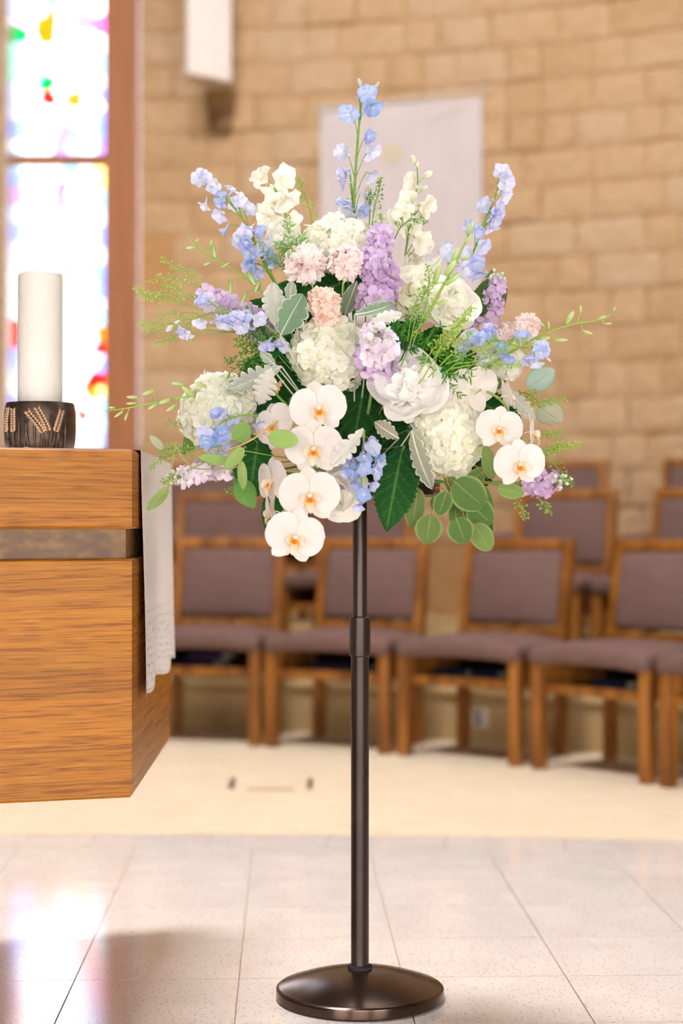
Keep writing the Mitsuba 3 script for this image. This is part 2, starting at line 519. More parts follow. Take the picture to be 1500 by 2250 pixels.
variants = {}
for w in (0.20, 0.30, 0.40):
    for s in range(4):
        mbk = MB()
        mbk.add(*block_mesh(w - 0.011, COURSE - 0.011, int(w * 100) * 10 + s))
        variants[w, s] = [mbk.ply(b, smooth=False, color=False) for b in BLOCKS]
n_block = 0
for row in range(4, 21):
    s = -rng.random() * .25
    smax = WR * (math.radians(31) - TH0)
    while s < smax:
        w = rng.choice([0.20, 0.30, 0.40], p=[.40, .25, .35])
        if s + w > 0.02:
            t = TH0 + (max(s, 0) + w / 2) / WR
            pos = WC + WR * np.array([math.sin(t), math.cos(t)])
            proud = 0.012 * rng.random() ** 2 + (0.018 if rng.random() < .13 else 0)
            tang = np.array([math.cos(t), -math.sin(t)])
            nrm = np.array([math.sin(t), math.cos(t)])
            M = np.eye(4)
            M[:2, 0], M[:2, 1] = tang, nrm
            p0 = pos - tang * (w - .011) / 2 - nrm * proud
            M[:3, 3] = (p0[0], p0[1], row * COURSE + .0055)
            put('wall_back', 'block', variants[w, int(rng.integers(4))][int(rng.choice(4, p=[.35, .3, .15, .2]))], M)
            n_block += 1
        s = max(s, 0) + w
# window wall: piers left of the opening, below and above it
WX0, WX1, WZ0, WZ1 = -2.00, -1.395, 1.372, 5.6
mb = MB()
box(mb, -7.0, WX0 - .02, Y_WIN, Y_WIN + .35, 0, CEIL)
box(mb, WX0 - .02, X_END + .05, Y_WIN + .02, Y_WIN + .35, 0, WZ0 - .05)
box(mb, WX0 - .02, X_END + .05, Y_WIN + .02, Y_WIN + .35, WZ1 + .05, CEIL)
structure('wall_left', mb.ply('mortar', smooth=False, color=False), 'tan block wall that holds the stained glass window')
for row in range(4, 21):
    s = WX0 - .02
    for k in range(3):
        w = rng.choice([0.20, 0.30, 0.40])
        M = shift(s - w, Y_WIN - .012 * rng.random() + .008, row * COURSE + .0055)
        put('wall_left', 'block', variants[w, int(rng.integers(4))][int(rng.integers(4))], M)
        s -= w
# ------------------------------------------------------------------ stained glass window
WY = Y_WIN + 0.22
labels['window_1'] = {'label': 'tall stained glass window behind the altar candle', 'kind': 'structure'}


def wpart(name, args, bsdf, label=None):
    m = MB()
    box(m, *args)
    return put('window_1', name, m.ply(bsdf, smooth=False, color=False), label=label)


wpart('casing', (-1.405, -1.212, Y_WIN - .10, WY + .03, 0.9, 5.7), 'frame_wood', 'broad brown wooden casing post')
wpart('jamb', (WX0 - .03, WX0, Y_WIN - .01, WY + .03, 0.9, 5.7), 'jamb')
wpart('sill', (WX0 - .03, -1.2, Y_WIN - .03, WY + .03, WZ0 - .05, WZ0), 'frame_wood')
wpart('transom', (WX0, WX1, WY - .05, WY + .02, 3.105, 3.170), 'frame_wood')
wpart('head', (WX0, WX1, WY - .05, WY + .03, WZ1, WZ1 + .05), 'frame_wood')
# glass: hand-set cells. (x px, y px) as the photograph shows them on the plane of the glass, then the tint
W_, PB, BL, DB, GR, LG, CY, OR, RD, YE, PU, PK = ('F8FAFF', 'CFDCFF', '8CA2F4', '5A62D8', '0FA860', 'A8F0DC', '9FD8F0', 'F08A1E', 'E83020', 'FBEA9A', 'B493E6', 'E878C8')
CELLS = [(50, 15, PB), (95, 20, W_), (130, 30, W_), (115, 30, OR), (170, 15, W_), (215, 15, W_), (60, 50, W_), (100, 55, OR), (145, 60, W_), (185, 48, PU), (228, 55, PK), (45, 75, GR), (75, 95, W_), (97, 85, OR), (140, 95, W_), (190, 85, W_), (228, 95, W_),
         (48, 110, LG), (70, 140, LG), (100, 110, W_), (140, 140, W_), (190, 128, LG), (225, 140, CY), (45, 160, LG), (80, 165, LG), (103, 185, GR), (150, 168, YE), (120, 150, W_), (170, 165, CY), (228, 175, PB), (50, 200, PB), (75, 205, PB), (108, 213, RD), (130, 200, W_), (160, 195, W_), (165, 210, OR), (195, 210, W_), (215, 230, W_), (234, 215, BL),
         (50, 245, PB), (85, 240, CY), (105, 250, W_), (130, 245, W_), (145, 255, YE), (160, 260, W_), (190, 260, W_), (232, 260, BL), (45, 285, BL), (75, 290, W_), (110, 285, W_), (145, 285, PU), (160, 300, BL), (190, 300, W_), (232, 300, BL), (60, 318, W_), (100, 318, W_), (135, 318, PU), (160, 318, PB), (195, 320, W_), (234, 322, PU),
         (40, 355, CY), (60, 365, W_), (95, 370, W_), (120, 362, W_), (155, 370, CY), (185, 365, W_), (228, 365, YE), (35, 395, BL), (70, 395, W_), (110, 400, W_), (140, 395, YE), (160, 385, CY), (140, 405, PK), (160, 420, W_), (195, 405, W_), (228, 400, YE), (38, 430, PU), (65, 425, YE), (100, 430, W_), (135, 440, PU), (165, 445, W_), (200, 440, W_), (232, 435, CY),
         (40, 470, PB), (75, 465, W_), (110, 470, W_), (155, 475, W_), (195, 480, W_), (230, 475, PB), (38, 510, BL), (60, 510, W_), (85, 515, PB), (82, 545, YE), (120, 510, W_), (165, 520, W_), (200, 520, W_), (230, 520, BL), (35, 550, PB), (60, 560, W_), (110, 560, W_), (150, 575, YE), (190, 565, W_), (228, 565, PB), (220, 600, BL), (60, 610, W_), (110, 610, W_), (150, 620, YE), (165, 640, W_), (195, 620, W_), (230, 630, BL),
         (60, 670, W_), (120, 670, W_), (180, 680, W_), (215, 690, CY), (232, 680, PB), (60, 740, W_), (120, 740, W_), (175, 740, W_), (205, 750, PB), (222, 760, RD), (226, 745, OR), (60, 800, W_), (120, 800, W_), (165, 790, W_), (190, 800, W_), (215, 795, PB), (228, 805, BL), (30, 740, RD), (30, 790, BL), (150, 830, W_), (180, 825, W_), (205, 840, RD), (222, 835, RD), (205, 862, OR), (222, 860, YE), (150, 870, W_), (175, 875, CY), (195, 890, W_), (225, 890, CY),
         (100, 900, W_), (160, 920, W_), (180, 915, RD), (178, 940, YE), (200, 930, W_), (225, 935, CY), (60, 930, BL), (100, 960, RD), (150, 965, W_), (185, 968, W_), (210, 968, CY), (232, 965, BL)]
pts = []
for x, y, c in CELLS:
    q = P(x, y, WY)
    pts.append((q[0], q[2], c))
r2 = np.random.default_rng(5)
for z in np.arange(4.15, 5.6, .19):
    for x in np.arange(WX0 + .08, WX1, .15):
        pts.append((x + r2.uniform(-.05, .05), z + r2.uniform(-.06, .06), [W_, W_, PB, CY, BL, PU, YE, LG][r2.integers(8)]))
TINTS = {}
for c in sorted({p[2] for p in pts}):
    lc = lin(c) ** 1.3
    TINTS[c] = f'glass_{c}'
    scene[TINTS[c]] = {'type': 'thindielectric', 'int_ior': 1.5, 'specular_transmittance': {'type': 'rgb', 'value': [float(min(v, .98)) for v in lc]}, 'specular_reflectance': {'type': 'rgb', 'value': [.4, .4, .4]}}
mp = sg.MultiPoint([(a, b) for a, b, _ in pts])
cells = shapely.voronoi_polygons(mp, extend_to=sg.box(WX0 - 1, WZ0 - 1, WX1 + 1, WZ1 + 1))
lead = []
for cell in cells.geoms:
    k = min(range(len(pts)), key=lambda q: (cell.representative_point().x - pts[q][0]) ** 2 + (cell.representative_point().y - pts[q][1]) ** 2)
    inside = [q for q in range(len(pts)) if cell.contains(sg.Point(pts[q][0], pts[q][1]))]
    col = pts[inside[0] if inside else k][2]
    for z0, z1 in ((WZ0, 3.105), (3.170, WZ1)):
        g = cell.intersection(sg.box(WX0, z0, WX1, z1))
        if g.is_empty or g.area < 1e-4 or g.geom_type != 'Polygon':
            continue
        g = g.simplify(.002)
        s = g.buffer(-.0015)
        lead.append(g.boundary.buffer(.0022))
        g2 = g.buffer(-.012).buffer(.012) if g.buffer(-.014).area > 0 else g
        if g2.is_empty or g2.geom_type != 'Polygon':
            g2 = g
        v, f = trimesh.creation.triangulate_polygon(g, engine='earcut')
        put('window_1', 'pane', mikit.ply(trimesh.Trimesh(np.c_[v[:, 0], np.full(len(v), WY), v[:, 1]], f, process=False), TINTS[col]))
lead = shapely.union_all(lead).intersection(sg.box(WX0, WZ0, WX1, WZ1)).simplify(.0008)
mb = MB()
for g in getattr(lead, 'geoms', [lead]):
    v, f = trimesh.creation.triangulate_polygon(g, engine='earcut')
    m = trimesh.creation.extrude_triangulation(v, f, .006)
    mb.add(np.c_[m.vertices[:, 0], WY + .003 - m.vertices[:, 2], m.vertices[:, 1]], m.faces)
put('window_1', 'lead_came', mb.ply('lead', smooth=False, color=False))
m = trimesh.Trimesh([[WX0 - .5, WY + .35, WZ0 - .6], [WX1 + .5, WY + .35, WZ0 - .6], [WX1 + .5, WY + .35, WZ1 + .3], [WX0 - .5, WY + .35, WZ1 + .3]], [[0, 1, 2], [0, 2, 3]], process=False)
put('window_1', 'daylight', mikit.ply(m, {'type': 'diffuse', 'reflectance': {'type': 'rgb', 'value': [.8, .8, .8]}}, emitter=emit((1.0, 1.0, 1.03), GLASS)))

# ------------------------------------------------------------------ altar
A_TOP, A_BOT = 1.038, 0.418
FR, BR = np.array([-0.373, 3.08]), np.array([-0.388, 3.92])
UA = unit(np.array([-0.953, -0.303]))
side = BR - FR
FL = FR + 1.75 * UA
na = np.array([UA[1], -UA[0]])
mirror = side - 2 * (side @ UA) * UA
BL_ = FL + mirror
foot = sg.Polygon([FR, FL, BL_, BR])


def slab(poly, z0, z1, bevel=0.004):
    outer, inn = np.array(poly.exterior.coords)[:-1], np.array(poly.buffer(-bevel, join_style=2).exterior.coords)[:-1]
    if sg.Polygon(outer).exterior.is_ccw is False:
        outer = outer[::-1]
    if sg.Polygon(inn).exterior.is_ccw is False:
        inn = inn[::-1]
    k = min(range(len(inn)), key=lambda q: np.linalg.norm(inn[q] - outer[0]))
    inn = np.roll(inn, -k, axis=0)
    n = len(outer)
    V = np.vstack([np.c_[inn, np.full(n, z0)], np.c_[outer, np.full(n, z0 + bevel)], np.c_[outer, np.full(n, z1 - bevel)], np.c_[inn, np.full(n, z1)]])
    q = []
    for r in range(3):
        for i in range(n):
            j = (i + 1) % n
            q.append([r * n + i, r * n + j, (r + 1) * n + j, (r + 1) * n + i])
    f = [[a, b, c] for a, b, c, d in q] + [[a, c, d] for a, b, c, d in q]
    for i in range(1, n - 1):
        f += [[3 * n, 3 * n + i, 3 * n + i + 1], [0, i + 1, i]]
    return trimesh.Trimesh(V, f, process=False)


altar = thing('altar', 'large honey-coloured oak altar block with a dark recessed band, left of the flower stand', 'altar')
put(altar, 'table_slab', mikit.ply(slab(foot, 0.896, A_TOP), 'oak'))
put(altar, 'recessed_band', mikit.ply(slab(foot.buffer(-0.012, join_style=2), 0.843, 0.896, .0005), 'oak_band'), label='darker brown recessed band')
put(altar, 'body', mikit.ply(slab(foot, A_BOT, 0.843), 'oak'))
put(altar, 'pedestal', mikit.ply(slab(sg.Polygon([FR + .95 * UA + .25 * na * -1, FL - .35 * UA - .25 * na, BL_ - .2 * UA + .25 * na, BR + .95 * UA + .2 * na]).convex_hull.intersection(foot.buffer(-.05)), 0.0, A_BOT), 'oak'))

# the linen that runs along the table top and hangs down over the right end
cl = thing('altar_cloth', 'white linen altar cloth with lace hem, hanging over the altar end', 'altar cloth')
c0, c1 = FR + side * 0.145, FR + side * 0.985
rc = np.random.default_rng(4)
ns, nz_ = 60, 90
outn = unit(np.array([side[1], -side[0]]))
Z_LACE, Z_END = 0.735, 0.592


def cloth_pt(s, z):
    """s 0..1 along the altar's end; z the height."""
    drop = (A_TOP - z) / (A_TOP - Z_END)
    s, drop = np.atleast_1d(s), np.atleast_1d(drop)
    b = c0 + (c1 - c0) * s[..., None]
    off = 0.0035 + .010 * drop * (0.5 + .5 * np.sin(s * 7.0 + 1.0 + drop)) + .004 * drop * np.sin(s * 17 + drop * 2)
    flare = unit(c1 - c0)
    bb = b + outn * off[..., None] + flare * ((s - .5) * .03 * drop + .006 * np.sin(drop * 5) * drop)[..., None]
    return bb


sg_, zg = np.meshgrid(np.linspace(0, 1, ns), np.linspace(0, 1, nz_), indexing='ij')
Zg = A_TOP + 0.0035 + (Z_LACE - A_TOP - .0035) * zg
XY = np.stack([cloth_pt(sg_[:, j], Zg[:, j]) for j in range(nz_)], 1)
mb = MB()
idx = np.arange(ns * nz_).reshape(ns, nz_)
q = np.stack([idx[:-1, :-1], idx[1:, :-1], idx[1:, 1:], idx[:-1, 1:]], -1).reshape(-1, 4)
mb.add(np.concatenate([XY, Zg[..., None]], -1).reshape(-1, 3), q)
# over the table top
tg = np.linspace(0, 1.2, 12)
topv = [np.c_[(c0 + (c1 - c0) * np.linspace(0, 1, ns)[:, None] + UA * t + outn * .0035 * (t == 0)), np.full(ns, A_TOP + .0035)] for t in tg]
V = np.concatenate(topv)
idx2 = np.arange(12 * ns).reshape(12, ns)
mb.add(V, np.stack([idx2[:-1, :-1], idx2[1:, :-1], idx2[1:, 1:], idx2[:-1, 1:]], -1).reshape(-1, 4))
put(cl, 'linen', mb.ply('linen', smooth=50, color=False))
# lace: a sheet with eyelets and a scalloped edge
wl = np.linalg.norm(c1 - c0)
hl = Z_LACE - Z_END
lace = sg.box(0, 0, wl, hl)
holes = []
for a in np.arange(.012, wl, .0165):
    for r, b in enumerate(np.arange(.012, hl - .012, .0155)):
        aa = a + (.008 if r % 2 else 0) + rc.uniform(-.003, .003)
        holes.append(sg.Point(aa, b + rc.uniform(-.003, .003)).buffer(.0011 + .0026 * rc.random() ** 2, quad_segs=2))
lace = lace.difference(shapely.union_all(holes))
sc_ = [sg.Point(a, 0.0).buffer(.0095, quad_segs=5) for a in np.arange(.008, wl, .0165)]
lace = shapely.union_all([lace] + [s.difference(sg.Point(s.centroid.x, -.002).buffer(.003, quad_segs=3)) for s in sc_])
lace = shapely.segmentize(lace.intersection(sg.box(0, -.02, wl, hl)), .02)
v, f = trimesh.creation.triangulate_polygon(lace, engine='triangle') if False else trimesh.creation.triangulate_polygon(lace, engine='earcut')
m = trimesh.Trimesh(v, f, process=False)
vv, ff = trimesh.remesh.subdivide_to_size(m.vertices if m.vertices.shape[1] == 3 else np.c_[v, np.zeros(len(v))], f, 0.03, max_iter=8)
zz = Z_END + vv[:, 1]
zz = zz + .006 * np.sin(vv[:, 0] * 23) * (1 - vv[:, 1] / hl) + .03 * (vv[:, 0] / wl - .3) * (1 - vv[:, 1] / hl) * 1.0
xy = np.array([cloth_pt(np.array([a / wl]), np.array([z]))[0] for a, z in zip(vv[:, 0], Z_END + vv[:, 1])])
put(cl, 'lace_hem', mikit.ply(trimesh.Trimesh(np.c_[xy, zz], ff, process=False), 'linen', smooth=True), label='openwork lace border with scalloped edge')
mb = MB()
mb.add(*tube([np.r_[cloth_pt(np.array([s]), np.array([Z_LACE]))[0] + outn * .001, Z_LACE] for s in np.linspace(0, 1, 30)], .0011, 5))
put(cl, 'hem_seam', mb.ply('linen', color=False))

# ------------------------------------------------------------------ candle and holder on the altar
CD = 3.46
cc = P(88, 1000, CD)[:2]
holder = thing('candle_holder', 'dark bronze candle holder embossed with wheat ears, standing on the oak altar', 'candle holder')
R_H, ZT = 0.0705, CAM_Z + (HY - 886) * CD / F
prof = [(0.0, A_TOP + .004), (.061, A_TOP + .004), (.065, A_TOP + .008), (.0700, A_TOP + .03), (.0715, A_TOP + .055), (.0705, ZT - .02), (.0680, ZT - .004), (.0665, ZT), (.0500, ZT), (.0480, ZT - .012), (0.0, ZT - .012)]
mb = MB()
Vh, qh = lathe(prof, 96, (cc[0], cc[1], 0))
mb.add(Vh, qh)
put(holder, 'drum', mb.ply('relief', smooth=40, color=False))


def on_drum(a, z, out=0.0):
    """a: metres around the drum from the side that faces the camera."""
    t = (z - A_TOP) / (ZT - A_TOP)
    r = 0.0655 + .0065 * math.sin(math.pi * min(max(t, 0), 1)) + out
    ph = a / 0.07
    return np.array([cc[0] + r * math.sin(ph), cc[1] - r * math.cos(ph), z])


SH = ZT - A_TOP
ico = trimesh.creation.icosphere(subdivisions=1)


def wheat(a0, z0, a1, z1, bend, n=9, awn=True):
    """An ear on its stalk: from (a0, z0) at the foot to (a1, z1) at the tip."""
    pts = [(a0 + (a1 - a0) * t + bend * math.sin(math.pi * t), z0 + (z1 - z0) * t) for t in np.linspace(0, 1, 16)]
    e = put(holder, 'wheat_stalk', MB().add(*tube([on_drum(a, z, .0012) for a, z in pts], np.linspace(.0019, .0009, 16), 6)).ply('relief', color=False))
    mbg = MB()
    for k in range(n):
        t = .50 + .48 * k / n
        i = t * 15
        a, z = (np.array(pts[int(i)]) * (1 - i % 1) + np.array(pts[min(int(i) + 1, 15)]) * (i % 1))
        d = unit(np.array(pts[min(int(i) + 1, 15)]) - np.array(pts[max(int(i) - 1, 0)]))
        for s in (-1, 1):
            nrm2 = np.array([-d[1], d[0]]) * s
            ca, cz = np.array([a, z]) + nrm2 * .0038
            ax = unit(d * .85 + nrm2 * .5)
            c3, t3 = on_drum(ca, cz, .0026), on_drum(ca + ax[0] * .003, cz + ax[1] * .003, .0026) - on_drum(ca, cz, .0026)
            nn = unit(on_drum(ca, cz, 1) - on_drum(ca, cz, 0))
            M = frame(c3, nn, 0)
            y = unit(t3)
            M[:3, 1], M[:3, 0], M[:3, 2] = y * .0054, np.cross(y, nn) * .0029, nn * .0030
            mbg.add(ico.vertices, ico.faces, M=M)
    put(holder, 'wheat_ear', mbg.ply('relief_bright', color=False), label='raised pale bronze wheat grains')
    if awn:
        ma = MB()
        tip = np.array(pts[-1])
        d = unit(tip - np.array(pts[-3]))
        for s in (-.35, 0, .35):
            dd = np.array([d[0] * math.cos(s) - d[1] * math.sin(s), d[0] * math.sin(s) + d[1] * math.cos(s)])
            ln = min(.03, max(.004, (ZT - .004 - tip[1]) / max(dd[1], .05))) if dd[1] > 0 else .02
            ma.add(*tube([on_drum(*(tip + dd * u), .0008) for u in np.linspace(-.004, ln, 6)], .0008, 5))
        put(holder, 'awns', ma.ply('relief', color=False))


z_ = lambda f: A_TOP + SH * f
for rep in range(2):
    w = rep * .22
    wheat(w - .052, z_(.06), w - .066, z_(.92), -.004)
    wheat(w - .050, z_(.06), w - .048, z_(.90), .006)
    wheat(w + .026, z_(.05), w - .018, z_(.86), .012)
    wheat(w + .030, z_(.05), w + .002, z_(.93), .010)
    wheat(w + .034, z_(.08), w + .058, z_(.88), -.004)
    wheat(w - .047, z_(.18), w + .022, z_(.06), -.006)
    for k in range(13):
        ml = MB()
        a = w - .062 + .0105 * k
        ml.add(*tube([on_drum(a + .012 * math.sin(k * 2.1) * t, z_(.05 + .8 * t), .0003) for t in np.linspace(0, 1, 10)], np.r_[np.linspace(.0012, .0034, 5), np.linspace(.0032, .0006, 5)], 6))
        put(holder, 'leaf_blade', ml.ply('relief', color=False))
    for k in range(2):
        ml = MB()
        for r in (.020, .0165, .013):
            ml.add(*tube([on_drum(w - .026 + .066 * k + r * math.cos(t), z_(.02) + r * math.sin(t), .0012) for t in np.linspace(0, math.pi, 14)], .0016, 6))
        put(holder, 'scroll', ml.ply('relief', color=False))
candle = thing('pillar_candle', 'thick ivory pillar candle standing in the bronze wheat holder', 'candle')
ZC = CAM_Z + (HY - 601) * CD / F
rc_ = 0.0445
prof = [(0.0, ZT - .010), (rc_, ZT - .010), (rc_, ZC - .006), (rc_ - .0015, ZC - .0015), (rc_ - .004, ZC), (rc_ - .008, ZC - .003), (rc_ - .018, ZC - .010), (.004, ZC - .014), (0, ZC - .014)]
Vc, qc = lathe(prof, 64, (cc[0], cc[1], 0))
up_ = Vc[:, 2] > ZC - .02
an = np.arctan2(Vc[:, 1] - cc[1], Vc[:, 0] - cc[0])
Vc[:, 2] += up_ * .0012 * np.sin(an * 3 + 1)
mb = MB()
mb.add(Vc, qc)
put(candle, 'wax', mb.ply('wax', smooth=35, color=False))
mb = MB()
mb.add(*tube([[cc[0], cc[1], ZC - .016], [cc[0] + .001, cc[1], ZC - .009], [cc[0] + .002, cc[1], ZC - .004]], .0012, 6))
put(candle, 'wick', mb.ply('lead', color=False))

# ------------------------------------------------------------------ banners on the back wall
ban = thing('wall_banner', 'large pale lavender cloth banner hanging on the block wall behind the flowers', 'banner')
ta, _ = wall_at(P(703, 232, 9.95)[0])
tb, _ = wall_at(P(1059, 210, 9.75)[0])
RB = WR - 0.05
nb = 40
tt = np.linspace(ta, tb, nb)
# widen so that both edges fall where the photograph shows them
def px_of(p):
    return HX + p[0] * F / p[1]
for _ in range(20):
    pa, pb = WC + RB * np.array([math.sin(ta), math.cos(ta)]), WC + RB * np.array([math.sin(tb), math.cos(tb)])
    ta += (703 - px_of(pa)) / F * pa[1] / RB
    tb += (1059 - px_of(pb)) / F * pb[1] / RB
tt = np.linspace(ta, tb, nb)
dmid = (WC + RB * np.array([math.sin(tt[nb // 2]), math.cos(tt[nb // 2])]))[1]
ZB1 = CAM_Z + (HY - 221) * dmid / F
ZB0 = CAM_Z + (HY - 705) * dmid / F
zz_ = np.linspace(ZB0, ZB1, 30)
V = []
for t in tt:
    for z in zz_:
        r = RB + .004 * math.sin((t - ta) / (tb - ta) * 9 + 1.5 * z) * (1 - (z - ZB0) / (ZB1 - ZB0)) - .003 * math.sin((t - ta) / (tb - ta) * 4 + 2.2 * z)
        p = WC + r * np.array([math.sin(t), math.cos(t)])
        V.append([p[0], p[1], z])
idx = np.arange(nb * 30).reshape(nb, 30)
mb = MB()
mb.add(V, np.stack([idx[:-1, :-1], idx[1:, :-1], idx[1:, 1:], idx[:-1, 1:]], -1).reshape(-1, 4))
V2 = np.array(V)
d2 = (V2[:, :2] - WC) / np.linalg.norm(V2[:, :2] - WC, axis=1, keepdims=True)
mb.add(np.c_[V2[:, :2] + d2 * .004, V2[:, 2]], np.stack([idx[:-1, :-1], idx[:-1, 1:], idx[1:, 1:], idx[1:, :-1]], -1).reshape(-1, 4))
put(ban, 'cloth', mb.ply('banner_cloth', color=False))


def on_banner(px, py, out=.003):
    t = ta + (tb - ta) * (px - 703) / (1059 - 703)
    p = WC + (RB - .007 - out) * np.array([math.sin(t), math.cos(t)])
    return np.array([p[0], p[1], CAM_Z + (HY - py) * dmid / F])


mb = MB()
mb.add(*tube([on_banner(x, y, .012) for x, y in ((695, 229), (800, 223), (900, 217), (1000, 211), (1085, 206))], .006, 8))
put(ban, 'rod', mb.ply('plate', color=False))
# faint gold emblem: a soft disc and slanting rays
disc = [on_banner(862 + 20 * math.cos(a) * s, 335 + 20 * math.sin(a) * s) for s in (0.4, 1.0) for a in np.arange(24) * math.pi / 12]
q = [[i, (i + 1) % 24, 24 + (i + 1) % 24, 24 + i] for i in range(24)]
mb = MB()
mb.add(disc, q)
put(ban, 'printed_ring', mb.ply('gold_print', smooth=False, color=False), label='faint gold ring print')
for (x0, y0, x1, y1) in ((890, 480, 1005, 590), (935, 275, 1020, 240)):
    d = unit(np.array([x1 - x0, y1 - y0]))
    nrm2 = np.array([-d[1], d[0]]) * 1.2
    pts_ = [on_banner(x0 + (x1 - x0) * t + s * nrm2[0], y0 + (y1 - y0) * t + s * nrm2[1]) for t in np.linspace(0, 1, 8) for s in (-1, 1)]
    mb = MB()
    mb.add(pts_, [[2 * i, 2 * i + 1, 2 * i + 3, 2 * i + 2] for i in range(7)])
    put(ban, 'printed_ray', mb.ply('gold_print', smooth=False, color=False))

hb = thing('hanging_banner', 'narrow white banner hanging high up beside the window post, its lower end in view', 'banner')
pl = P(411, 160, 9.80)
z1_ = CAM_Z + (HY - 160) * 9.80 / F
yaw = math.radians(40)
wv = .315
dx = np.array([math.cos(yaw), math.sin(yaw)])
# its right lower corner falls at x = 503
wv = ((503 - HX) / F * pl[1] - pl[0]) / (dx[0] - (503 - HX) / F * dx[1])
mb = MB()
m = rbox(wv / 2, .022, (CEIL - z1_) / 2, .006)
M = np.eye(4)
M[:2, 0], M[:2, 1] = dx, [-dx[1], dx[0]]
M[:3, 3] = [pl[0] + dx[0] * wv / 2, pl[1] + dx[1] * wv / 2, (z1_ + CEIL) / 2]
mb.add(m.vertices, m.faces, M=M)
put(hb, 'cloth', mb.ply('white_panel', smooth=40, color=False))
bk = MB()  # brown block added in place of the shade under the white banner
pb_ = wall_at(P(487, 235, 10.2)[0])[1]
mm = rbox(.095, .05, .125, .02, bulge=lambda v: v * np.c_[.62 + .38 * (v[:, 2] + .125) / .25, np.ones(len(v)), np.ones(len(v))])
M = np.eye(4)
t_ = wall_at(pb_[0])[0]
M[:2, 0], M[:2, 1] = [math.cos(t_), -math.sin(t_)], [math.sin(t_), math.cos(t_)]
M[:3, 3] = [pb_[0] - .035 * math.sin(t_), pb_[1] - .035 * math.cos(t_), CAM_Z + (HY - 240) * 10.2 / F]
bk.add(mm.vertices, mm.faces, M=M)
wl_ = thing('wall_shade_block', 'brown block standing in for the shade just below the narrow white banner', 'shade_block')
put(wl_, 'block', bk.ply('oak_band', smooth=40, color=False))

# ------------------------------------------------------------------ choir chairs
def side_profile(pts, th):
    """A board in the y-z plane of thickness th (along x), centred on x = 0."""
    v, f = trimesh.creation.triangulate_polygon(sg.Polygon(pts).buffer(-.004).buffer(.004, quad_segs=3), engine='earcut')
    m = trimesh.creation.extrude_triangulation(v, f, th)
    return np.c_[m.vertices[:, 2] - th / 2, m.vertices[:, 0], m.vertices[:, 1]], m.faces


def ply_of(*pieces, bsdf, smooth=40):
    mb = MB()
    for V, Fc in pieces:
        mb.add(V, Fc)
    return mb.ply(bsdf, smooth=smooth, color=False)


def rb(hx, hy, hz, r, at, M=None, bulge=None):
    m = rbox(hx, hy, hz, r, bulge)
    V = np.array(m.vertices)
    if M is not None:
        V = V @ M[:3, :3].T
    return V + np.array(at), m.faces


tilt = math.atan2(.066, .45)
RX = np.eye(4)
RX[1:3, 1:3] = [[math.cos(tilt), math.sin(tilt)], [-math.sin(tilt), math.cos(tilt)]]
CH = {}
CH['front_leg'] = [ply_of(rb(.024, .026, .212, .009, (s * .252, .026, .212)), bsdf='chair_wood') for s in (-1, 1)]
post_pts = [(.385, 0), (.435, 0), (.445, .40), (.508, .845), (.468, .845), (.393, .42)]
CH['back_post'] = [ply_of((lambda V, f: (V + [s * .228, 0, 0], f))(*side_profile(post_pts, .036)), bsdf='chair_wood') for s in (-1, 1)]
CH['side_rail'] = [ply_of(rb(.013, .18, .058, .005, (s * .236, .215, .345)), bsdf='chair_wood') for s in (-1, 1)]
CH['book_rack'] = ply_of(rb(.226, .17, .008, .003, (0, .215, .303)), rb(.222, .010, .052, .003, (0, .378, .350)), bsdf='rack_dark')
CH['rack_rail'] = ply_of(rb(.236, .011, .019, .004, (0, .040, .303)), bsdf='chair_wood')
CH['seat'] = ply_of(rb(.278, .205, .035, .028, (0, .185, .430), bulge=lambda v: v + np.c_[np.zeros(len(v)), np.zeros(len(v)), np.where(v[:, 2] > 0, .022, .004) * np.clip(1 - (v[:, 0] / .278) ** 2, 0, 1) * np.clip(1.0 - (v[:, 1] / .3) ** 2, 0, 1) - .012 * (np.abs(v[:, 0]) / .278) ** 3]), bsdf='fabric', smooth=60)
CH['backrest'] = ply_of(rb(.209, .024, .148, .022, (0, .447, .655), RX, bulge=lambda v: v + np.c_[np.zeros(len(v)), np.where(v[:, 1] < 0, -.018, .004) * np.clip(1 - (v[:, 0] / .209) ** 2, 0, 1) * np.clip(1 - (v[:, 2] / .148) ** 2, 0, 1), np.zeros(len(v))]), bsdf='fabric', smooth=60)
CH['top_rail'] = ply_of(rb(.252, .019, .022, .008, (0, .485, .828), RX), bsdf='chair_wood')
CH['lower_rail'] = ply_of(rb(.212, .011, .018, .005, (0, .425, .482), RX), bsdf='chair_wood')


def chair_matrix(theta, R, z):
    p = polar(theta, R)
    M = rotz(-theta)
    M[:3, 3] = (p[0], p[1], z)
    return M


def choir_chair(theta, R, z, label, group):
    k = thing('choir_chair', label, 'chair', group)
    M = chair_matrix(theta, R, z)
    for n in ('seat', 'backrest', 'top_rail', 'lower_rail', 'rack_rail', 'book_rack'):
        put(k, n, CH[n], M)
    for n in ('front_leg', 'back_post', 'side_rail'):
        for s in (0, 1):
            put(k, n, CH[n][s], M)
    return M


def feet_theta(xl, yl, xr, yr):
    a, b = P(xl, yl, CAM_Z * F / (yl - HY))[:2], P(xr, yr, CAM_Z * F / (yr - HY))[:2]
    m_ = (a + b) / 2 - O
    return math.atan2(m_[0], m_[1]), np.linalg.norm(m_)


